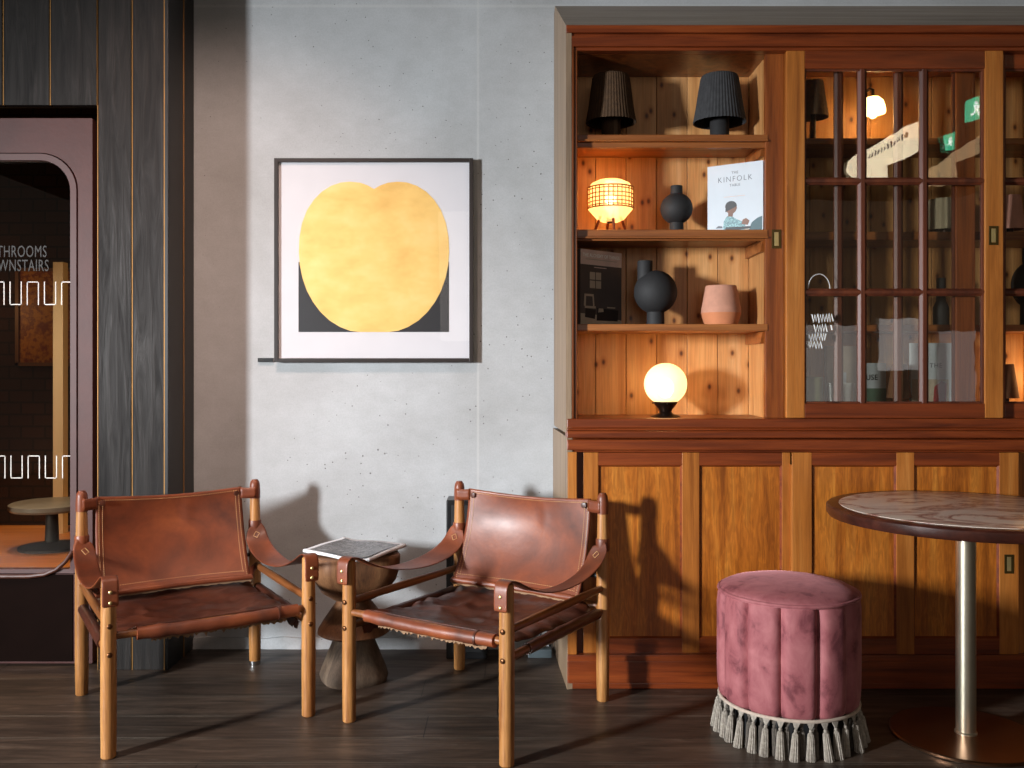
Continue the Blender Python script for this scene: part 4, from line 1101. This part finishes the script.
MB(lo).lathe([(0.02, 0), (0.02, 0.006), (0.004, 0.01)], (cx_, NB - 0.001, zg(86)), 16, tilt=Matrix.Rotation(PI / 2, 3, 'X')).build('wall_plate', 'bronze', o)
def shade_lamp(label, px, base, y0, y1, wt, wb, mat, n=32, d=0.0, stem=True, group='shaded lamps behind the glass', Y=GYY):
    s_ = S(Y); o = thing('shade_lamp', (X(px, Y), Y, base), label, 'lamp', group=group)
    zt, zb2 = Z(y0, Y) - base, Z(y1, Y) - base
    zb2 = max(zb2, 0.02)
    MB().lathe([(wb / s_ * 0.55, 0), (wb / s_ * 0.55, 0.008), (0.012, 0.014), (0.01, zt - 0.01)], seg=20).build('stem', 'bronze', o, smooth=40)
    MB().lathe([(wb / s_ * 0.97, zb2), (wb / s_, zb2 + 0.001), (wt / s_, zt), (wt / s_ * 0.9, zt), (0.012, zt - 0.004)], seg=n * 2, rmod=lambda a, z: 1 + d * math.cos(n * a), cap0=False).build('lamp_shade', mat, o, smooth=20)
    return o
shade_lamp('dim brown shaded lamp at left of the top shelf behind the glass door', 813, SZ1, 82, 118, 10, 15, 'shade_amber', 24, 0.01)
shade_lamp('beige ribbed drum lamp on the second shelf behind the glass door', 945, SZ2, 200, 231, 16, 17, 'rib_shade', 20, 0.03)
shade_lamp('pink pleated lamp on the second shelf at the right edge of the photo', 1010, SZ2, 196, 230, 9.5, 13.5, 'pink_shade', 24, 0.012)
shade_lamp('brown tapered lamp on the bottom shelf beside the large white book', 899, FZ, 364, 398, 7, 12, 'brown_shade', 20, 0.0)
shade_lamp('brown tapered lamp on the bottom shelf at the right edge of the photo', 1006, FZ, 364, 398, 7, 12, 'brown_shade', 20, 0.0)
o = lathe_thing('bottle_vase', 'slim black bottle vase on the third shelf behind the glass door', 'vase', 941, GYY, SZ3, [('body', 'black_clay', [(0.026, 0), (0.03, 0.004), (0.03, 0.07), (0.022, 0.09), (0.017, 0.1), (0.0165, Z(278, GYY) - SZ3), (0.012, Z(278, GYY) - SZ3), (0.011, 0.1), (0.001, 0.09)], {})])
o = ball_vase('black round vase on the third shelf at the right edge of the photo', 1030, SZ3, 248, 262, 308, 17, 7, 9)
o = lathe_thing('plant_pot', 'sage green pot on the bottom shelf at left behind the glass door', 'pot', 811, GYY, FZ, [('body', 'green_pot', [(10 / gsc, 0), (11.5 / gsc, 0.002), (12 / gsc, Z(377, GYY) - FZ), (10.8 / gsc, Z(377, GYY) - FZ), (10 / gsc, 0.06), (0.001, 0.055)], {})])
o = lathe_thing('plant_pot', 'small white tapered pot on the bottom shelf beside the green pot', 'pot', 841, GYY, FZ, [('body', 'white_pot', [(10 / gsc, 0), (11 / gsc, 0.002), (12.5 / gsc, Z(386, GYY) - FZ), (13 / gsc, Z(385, GYY) - FZ), (13 / gsc, Z(383, GYY) - FZ), (11.5 / gsc, Z(383, GYY) - FZ), (10.5 / gsc, 0.04), (0.001, 0.035)], {})])
Yb = 3.60
def fbook(label, p0, p1, y0, cover, yaw=0.0, Y=Yb):
    return book(label, (X(p0, Y), Y), (X(p1, Y + yaw), Y + yaw), FZ, Z(y0, Y) - FZ, 0.022, cover)
o, c_, w_ = fbook('pale pinkish book leaning behind the small white pot on the bottom shelf', 827, 858, 346, 'tan_print', 0.02)
cp([(w_ * 0.3, 0.10), (w_ * 0.62, 0.10), (w_ * 0.62, 0.17), (w_ * 0.3, 0.17)], 'cover_white', 'cover_label', c_)
o, c_, w_ = fbook('narrow book with a white upper half and grey-green lower half, bottom shelf', 864, 886, 363, 'cover_white', 0.02, 3.57)
bh = Z(363, 3.57) - FZ
cp([(0, 0), (w_, 0), (w_, bh * 0.52), (0, bh * 0.52)], 'green_print', 'cover_picture', c_)
text('USE', 0.03, 'ink', c_, Matrix.Translation((w_ * 0.08, -0.0004, bh * 0.68)), bold=0.0005)
o, c_, w_ = fbook('large white book titled THE with a red picture on the bottom shelf', 911, 962, 343, 'cover_white', -0.02, 3.59)
bh = Z(343, 3.59) - FZ
text('THE', 0.026, 'ink_soft', c_, Matrix.Translation((w_ * 0.36, -0.0004, bh * 0.66)))
cp([(w_ * 0.02, 0.004), (w_ * 0.74, 0.004), (w_ * 0.74, bh * 0.5), (w_ * 0.02, bh * 0.5)], 'tan_print', 'cover_picture', c_, 0.0004)
cp([(w_ * 0.42, 0.01), (w_ * 0.68, 0.02), (w_ * 0.70, bh * 0.44), (w_ * 0.60, bh * 0.48), (w_ * 0.46, bh * 0.40)], 'red_print', 'cover_picture', c_, 0.0007)
# hand-lettered white marks on the front door glass (illegible strokes)
yg = FP + 0.006 + 0.026 * 0.6 - 0.0012
m = MB(CO_)
rng = random.Random(3)
for (xa, xb, yc, hh) in ((812, 835, 318.5, 7.5), (814, 828, 328.5, 7.5), (806, 826, 337.5, 6.5), (806, 823, 345.5, 6.5)):
    p = xa
    k = 0
    pts = []
    while p < xb:
        pts.append((p, yc + (hh / 2 if k % 2 else -hh / 2) + rng.uniform(-0.8, 0.8) - 0.06 * (p - xa))); p += rng.uniform(1.0, 1.9); k += 1
    m.tube([(X(a, yg), yg, Z(b_, yg)) for a, b_ in pts], 0.0027, 5)
m.tube([(X(831, yg), yg, Z(325, yg)), (X(832, yg), yg, Z(330, yg))], 0.003, 6)
arc = [(808 + 11 * (1 - math.cos(PI * i / 14)), 289 - 15 * math.sin(PI * i / 14)) for i in range(15)]
m.tube([(X(a, yg), yg, Z(b_, yg)) for a, b_ in arc], 0.0013, 5)
m.build('hand_lettering', 'white_paint', front, smooth=0)

# ------------------------------------------------------------------ velvet pouffe
PC = (0.898, 2.962, 0)
pf_ = thing('pouffe', PC, 'round dusty pink velvet pouffe with channel tufting and tassel fringe', 'pouffe')
R0 = 0.226; ZB, ZT = 0.114, 0.458
ph0 = math.radians(-90 + 16.9 - 9.0)
def chan(a, z):
    k = abs(math.sin(6 * (a - ph0)))
    return 1 - 0.10 * (1 - k) ** 3.0
m = MB()
prof = [(R0 * 0.80, ZB - 0.005), (R0 * 0.93, ZB), (R0 * 0.975, ZB + 0.012), (R0 * 0.995, ZB + 0.04), (R0, ZB + 0.10), (R0 * 1.0, ZT - 0.12), (R0 * 1.0, ZT - 0.04), (R0 * 0.985, ZT - 0.012), (R0 * 0.955, ZT)]
m.lathe(prof, seg=240, rmod=chan)
m.build('tufted_body', 'velvet', pf_, smooth=60)
m = MB()
cpf = [(R0 * 0.955, ZT - 0.004), (R0 * 0.965, ZT + 0.006), (R0 * 0.94, ZT + 0.012), (R0 * 0.86, ZT + 0.021), (R0 * 0.72, ZT + 0.029), (R0 * 0.5, ZT + 0.036), (R0 * 0.25, ZT + 0.039), (0.002, ZT + 0.040)]
m.lathe(cpf, seg=96, rmod=lambda a, z: 1 + 0.008 * noise.noise(Vector((math.cos(a) * 3, math.sin(a) * 3, z * 20))))
m.build('cushion_top', 'velvet', pf_, smooth=60)
m = MB(); rr_ = R0 * 0.968
m.tube([(rr_ * math.cos(2 * PI * i / 72), rr_ * math.sin(2 * PI * i / 72), ZT + 0.002) for i in range(73)], 0.0065, 8)
m.build('piping', 'velvet', pf_)
m = MB(); rr_ = R0 * 0.965
m.tube([(rr_ * math.cos(2 * PI * i / 72), rr_ * math.sin(2 * PI * i / 72), ZB + 0.001) for i in range(73)], 0.0055, 8)
m.build('braid', 'cord', pf_)
# inner plinth
MB().lathe([(R0 * 0.72, 0.0), (R0 * 0.74, 0.004), (R0 * 0.74, ZB)], seg=48).build('inner_base', 'black', pf_)
def tassel_mesh(sd):
    rg = random.Random(sd)
    m = MB()
    # triangular loop head, knot, thread skirt
    m.prism([(-0.012, 0.0), (0.012, 0.0), (0.003, -0.022), (-0.003, -0.022)], 'Y', -0.002, 0.002)
    m.sphere((0, 0, -0.026), 0.0058, 10, 7)
    m.lathe([(0.003, -0.028), (0.0085, -0.036), (0.0095, -0.050), (0.0115, -0.085), (0.0135, -0.112), (0.011, -0.118)], seg=26, rmod=lambda a, z: 1 + 0.13 * math.cos(13 * a))
    for i in range(8):
        a = rg.uniform(0, 2 * PI); q_ = rg.uniform(0.007, 0.016)
        m.tube([(0.008 * math.cos(a), 0.008 * math.sin(a), -0.05), (q_ * math.cos(a), q_ * math.sin(a), rg.uniform(-0.122, -0.108))], 0.0009, 4)
    return m
protos = []
for sd in range(3):
    protos.append(tassel_mesh(sd).build('tassel', 'tassel', pf_, smooth=35))
NT_ = 32
k = 0
for layer, (rad_, mt, offs) in enumerate(((R0 * 0.965, 'tassel', 0.0), (R0 * 0.90, 'tassel_shaded', 0.5))):
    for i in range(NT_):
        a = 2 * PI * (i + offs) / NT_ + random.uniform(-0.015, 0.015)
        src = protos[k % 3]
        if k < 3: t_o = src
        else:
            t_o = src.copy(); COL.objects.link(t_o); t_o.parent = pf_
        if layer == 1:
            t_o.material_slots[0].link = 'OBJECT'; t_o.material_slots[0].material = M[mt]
        t_o.location = (rad_ * math.cos(a), rad_ * math.sin(a), ZB - 0.001)
        t_o.rotation_euler = (random.uniform(0.02, 0.16) * -1 if layer == 0 else random.uniform(-0.05, 0.03), random.uniform(-0.09, 0.09), a + PI / 2)
        k += 1

# ------------------------------------------------------------------ round table
TC = (1.455, 2.917, 0)
tab = thing('bistro_table', TC, 'round marble topped table with dark wooden rim and metal pedestal', 'table')
RT = 0.424; TZ = 0.733
MB().lathe([(RT * 0.905, TZ - 0.012), (RT * 0.905, TZ + 0.0012), (RT * 0.90, TZ + 0.0016), (0.002, TZ + 0.0016)], seg=96).build('marble_top', 'marble', tab, smooth=30)
rim = MB()
rings = []
for r_, z in ((RT * 0.90, TZ), (RT * 0.985, TZ), (RT, TZ - 0.006), (RT, TZ - 0.026), (RT * 0.985, TZ - 0.036), (RT * 0.9, TZ - 0.038), (RT * 0.9, TZ - 0.014)):
    rings.append([(r_ * math.cos(2 * PI * i / 96), r_ * math.sin(2 * PI * i / 96), z) for i in range(96)])
rim.rings(rings, True, True, True)
rim.build('wooden_rim', 'rim', tab, smooth=35)
MB().lathe([(0.030, 0.008), (0.030, TZ - 0.036)], seg=40).build('pedestal', 'column', tab, smooth=40)
MB().lathe([(0.12, TZ - 0.05), (0.14, TZ - 0.038)], seg=40).build('top_plate', 'black', tab, smooth=40)
MB().lathe([(0.034, 0.010), (0.034, 0.018), (0.031, 0.021)], seg=40).build('collar', 'column', tab, smooth=40)
RB = 0.228
MB().lathe([(RB * 0.98, 0.0), (RB, 0.003), (RB, 0.009), (RB * 0.985, 0.0125), (0.03, 0.0135)], seg=96).build('base_disc', 'base_metal', tab, smooth=30)

# ------------------------------------------------------------------ room behind the camera that the glass reflects
def vp(px, py, D, gl_=FP + 0.02): return (X(px, D), 2 * gl_ - D, Z(py, D))
def board(name, label, cat, D, pts, mat, th=0.02):
    P = [vp(px, py, D) for px, py in pts]
    cx_ = sum(p[0] for p in P) / len(P); y_ = P[0][1]; zt = max(p[2] for p in P)
    o = thing(name, (cx_, y_, CEIL), label, cat)
    MB(o.location).prism([(p[0], p[2]) for p in P], 'Y', y_, y_ - th).build('board', mat, o, smooth=0)
    ht = MB(o.location)
    xs = [p[0] for p in P]
    for q_ in (0.3, 0.7):
        x_ = min(xs) + (max(xs) - min(xs)) * q_
        ht.tube([(x_, y_ - th / 2, zt - 0.12), (x_, y_ - th / 2, CEIL)], 0.006, 6)
    ht.build('hanger', 'black', o)
    return o
board('hanging_sign', 'cream lit hanging sign mirrored in the glass of the cabinet door', 'sign', 7.0, [(847, 170), (850, 160), (857, 153), (880, 142), (905, 127), (921, 120), (919, 130), (922, 142), (921, 149), (905, 159), (888, 165), (886, 182), (858, 184)], 'cream_sign')
s_o = bpy.data.objects['hanging_sign']
m = MB(s_o.location)
rng = random.Random(9)
for i in range(13):
    px = 870 + i * 3.1; py = 156.5 - i * 1.75
    a = vp(px, py - rng.uniform(1, 3.2), 7.0); b_ = vp(px + rng.uniform(-1, 1), py + rng.uniform(1.5, 3.5), 7.0)
    m.tube([(a[0], a[1] + 0.002, a[2]), (b_[0], b_[1] + 0.002, b_[2])], 0.006, 5)
m.build('sign_writing', 'ink', s_o, smooth=0)
def exit_sign(label, D, px0, px1, py0, py1, sk):
    o = board('exit_sign', label, 'sign', D, [(px0, py0 + sk), (px1, py0), (px1, py1 - sk * 0.6), (px0, py1)], 'exit_green')
    mx_, my_ = (px0 + px1) / 2, (py0 + py1) / 2
    k = (px1 - px0) / 18
    m = MB(o.location)
    for L in ([(-1, -7), (2, -7), (2, -4), (-1, -4)], [(-3, -3), (3, -3.5), (2, 2), (-2, 2)], [(-2, 2), (0, 2), (-4, 8), (-6, 7)], [(0, 2), (2, 1), (5, 7), (3, 8)], [(3, -3), (6, 0), (5, 1), (2, -1)]):
        P = [vp(mx_ + a * k, my_ + b_ * k, D) for a, b_ in L]
        m.prism([(p[0], p[2]) for p in P], 'Y', P[0][1] + 0.001, P[0][1] + 0.004)
    m.build('running_figure', 'exit_white', o, smooth=0)
exit_sign('larger green exit sign mirrored in the glass of the cabinet door', 5.8, 967, 985, 93, 122, 7)
exit_sign('smaller green exit sign mirrored in the glass of the cabinet door', 6.4, 946, 956.5, 132, 150, 2)
board('fascia_board', 'tan fascia board with added glow mirrored in the glass of the cabinet door', 'board', 7.4, [(926, 172), (984, 132), (984, 152), (957, 162), (957, 184), (926, 186)], 'tan_beam')

# ------------------------------------------------------------------ lights
def area(name, loc, target, sx, sy, power, col):
    l = bpy.data.lights.new(name, 'AREA'); l.shape = 'RECTANGLE'; l.size = sx; l.size_y = sy; l.energy = power; l.color = col
    o = bpy.data.objects.new(name, l); COL.objects.link(o); o.location = loc
    o.rotation_euler = (Vector(target) - Vector(loc)).to_track_quat('-Z', 'Y').to_euler()
    return o
wk = area('window_key', (-4.9, -0.75, 1.70), (0.4, 3.5, 0.55), 0.42, 0.75, 88, (0.93, 0.97, 1.0))
wk.data.spread = math.radians(62)
area('front_fill', (0.6, -3.6, 2.3), (0.3, 3.6, 1.2), 3.0, 1.6, 30, (1.0, 0.9, 0.8))
area('street_window', (3.75, -3.9, 1.2), (3.75, 3.3, 1.2), 0.62, 0.95, 1.1, (1.0, 0.93, 0.9))
area('street_window', (4.55, -3.9, 1.45), (4.55, 3.3, 1.45), 0.5, 0.6, 0.75, (1.0, 0.96, 0.95))
area('street_window', (5.2, -3.9, 1.1), (5.2, 3.3, 1.1), 0.45, 1.0, 0.55, (0.95, 0.97, 1.0))
cd_ = area('corner_fill', (-1.0, 2.3, 3.1), (-1.3, 3.84, 0.8), 0.3, 0.3, 9.0, (1.0, 0.70, 0.57))  # unseen light, added to warm the shadowed strip of wall
cd_.data.spread = math.radians(75)
def point(name, loc, power, col, r=0.03):
    l = bpy.data.lights.new(name, 'POINT'); l.energy = power; l.color = col; l.shadow_soft_size = r
    o = bpy.data.objects.new(name, l); COL.objects.link(o); o.location = loc; return o
sl = bpy.data.lights.new('lobby_fill', 'SPOT'); sl.energy = 150; sl.color = (1.0, 0.76, 0.5); sl.spot_size = math.radians(52); sl.spot_blend = 0.6; sl.shadow_soft_size = 0.08  # unseen spot added to brighten the platform behind the door glass
so_ = bpy.data.objects.new('lobby_fill', sl); COL.objects.link(so_); so_.location = (-2.2, 4.05, 2.6)
point('lobby_glow', (-2.75, 4.4, 1.5), 1.6, (1.0, 0.6, 0.3), 0.05)
point('globe_light', (X(665.5, 3.5), 3.5, Z(384, 3.5)), 2.2, (1.0, 0.55, 0.2), 0.05)
point('lantern_light', (X(610.5, NY), NY, Z(199, NY)), 2.0, (1.0, 0.45, 0.13), 0.04)
point('shelf_glow', (X(1048, 3.55), 3.55, Z(380, 3.55)), 1.6, (1.0, 0.55, 0.22), 0.05)
point('bell_glow', (X(873, 3.53), 3.53, Z(122, 3.53)), 0.9, (1.0, 0.5, 0.17), 0.02)

wd = bpy.data.worlds.new('room_ambience'); scene.world = wd; wd.use_nodes = True
nt = wd.node_tree; bg = nt.nodes['Background']
tc = nt.nodes.new('ShaderNodeTexCoord'); sp = nt.nodes.new('ShaderNodeSeparateXYZ'); nt.links.new(tc.outputs['Generated'], sp.inputs[0])
cr = nt.nodes.new('ShaderNodeValToRGB')
cr.color_ramp.elements[0].position = 0.35; cr.color_ramp.elements[0].color = (0.10, 0.075, 0.055, 1)
cr.color_ramp.elements[1].position = 0.75; cr.color_ramp.elements[1].color = (0.20, 0.17, 0.15, 1)
mt_ = nt.nodes.new('ShaderNodeMath'); mt_.operation = 'MULTIPLY_ADD'; mt_.inputs[1].default_value = -0.5; mt_.inputs[2].default_value = 0.5
nt.links.new(sp.outputs['X'], mt_.inputs[0]); nt.links.new(mt_.outputs[0], cr.inputs[0]); nt.links.new(cr.outputs[0], bg.inputs['Color'])
bg.inputs['Strength'].default_value = 0.62

# ------------------------------------------------------------------ camera
cam = bpy.data.cameras.new('camera'); co = bpy.data.objects.new('camera', cam); COL.objects.link(co)
co.location = (0, 0, CAM_H); co.rotation_euler = (PI / 2, 0, 0)
cam.sensor_width = 36.0; cam.lens = 36.0 * F / 1024.0
cam.shift_y = -(384.0 - HY) / 1024.0
cam.clip_start = 0.05
scene.camera = co
scene.view_settings.view_transform = 'Standard'
scene.view_settings.look = 'None'
scene.view_settings.exposure = 0.0
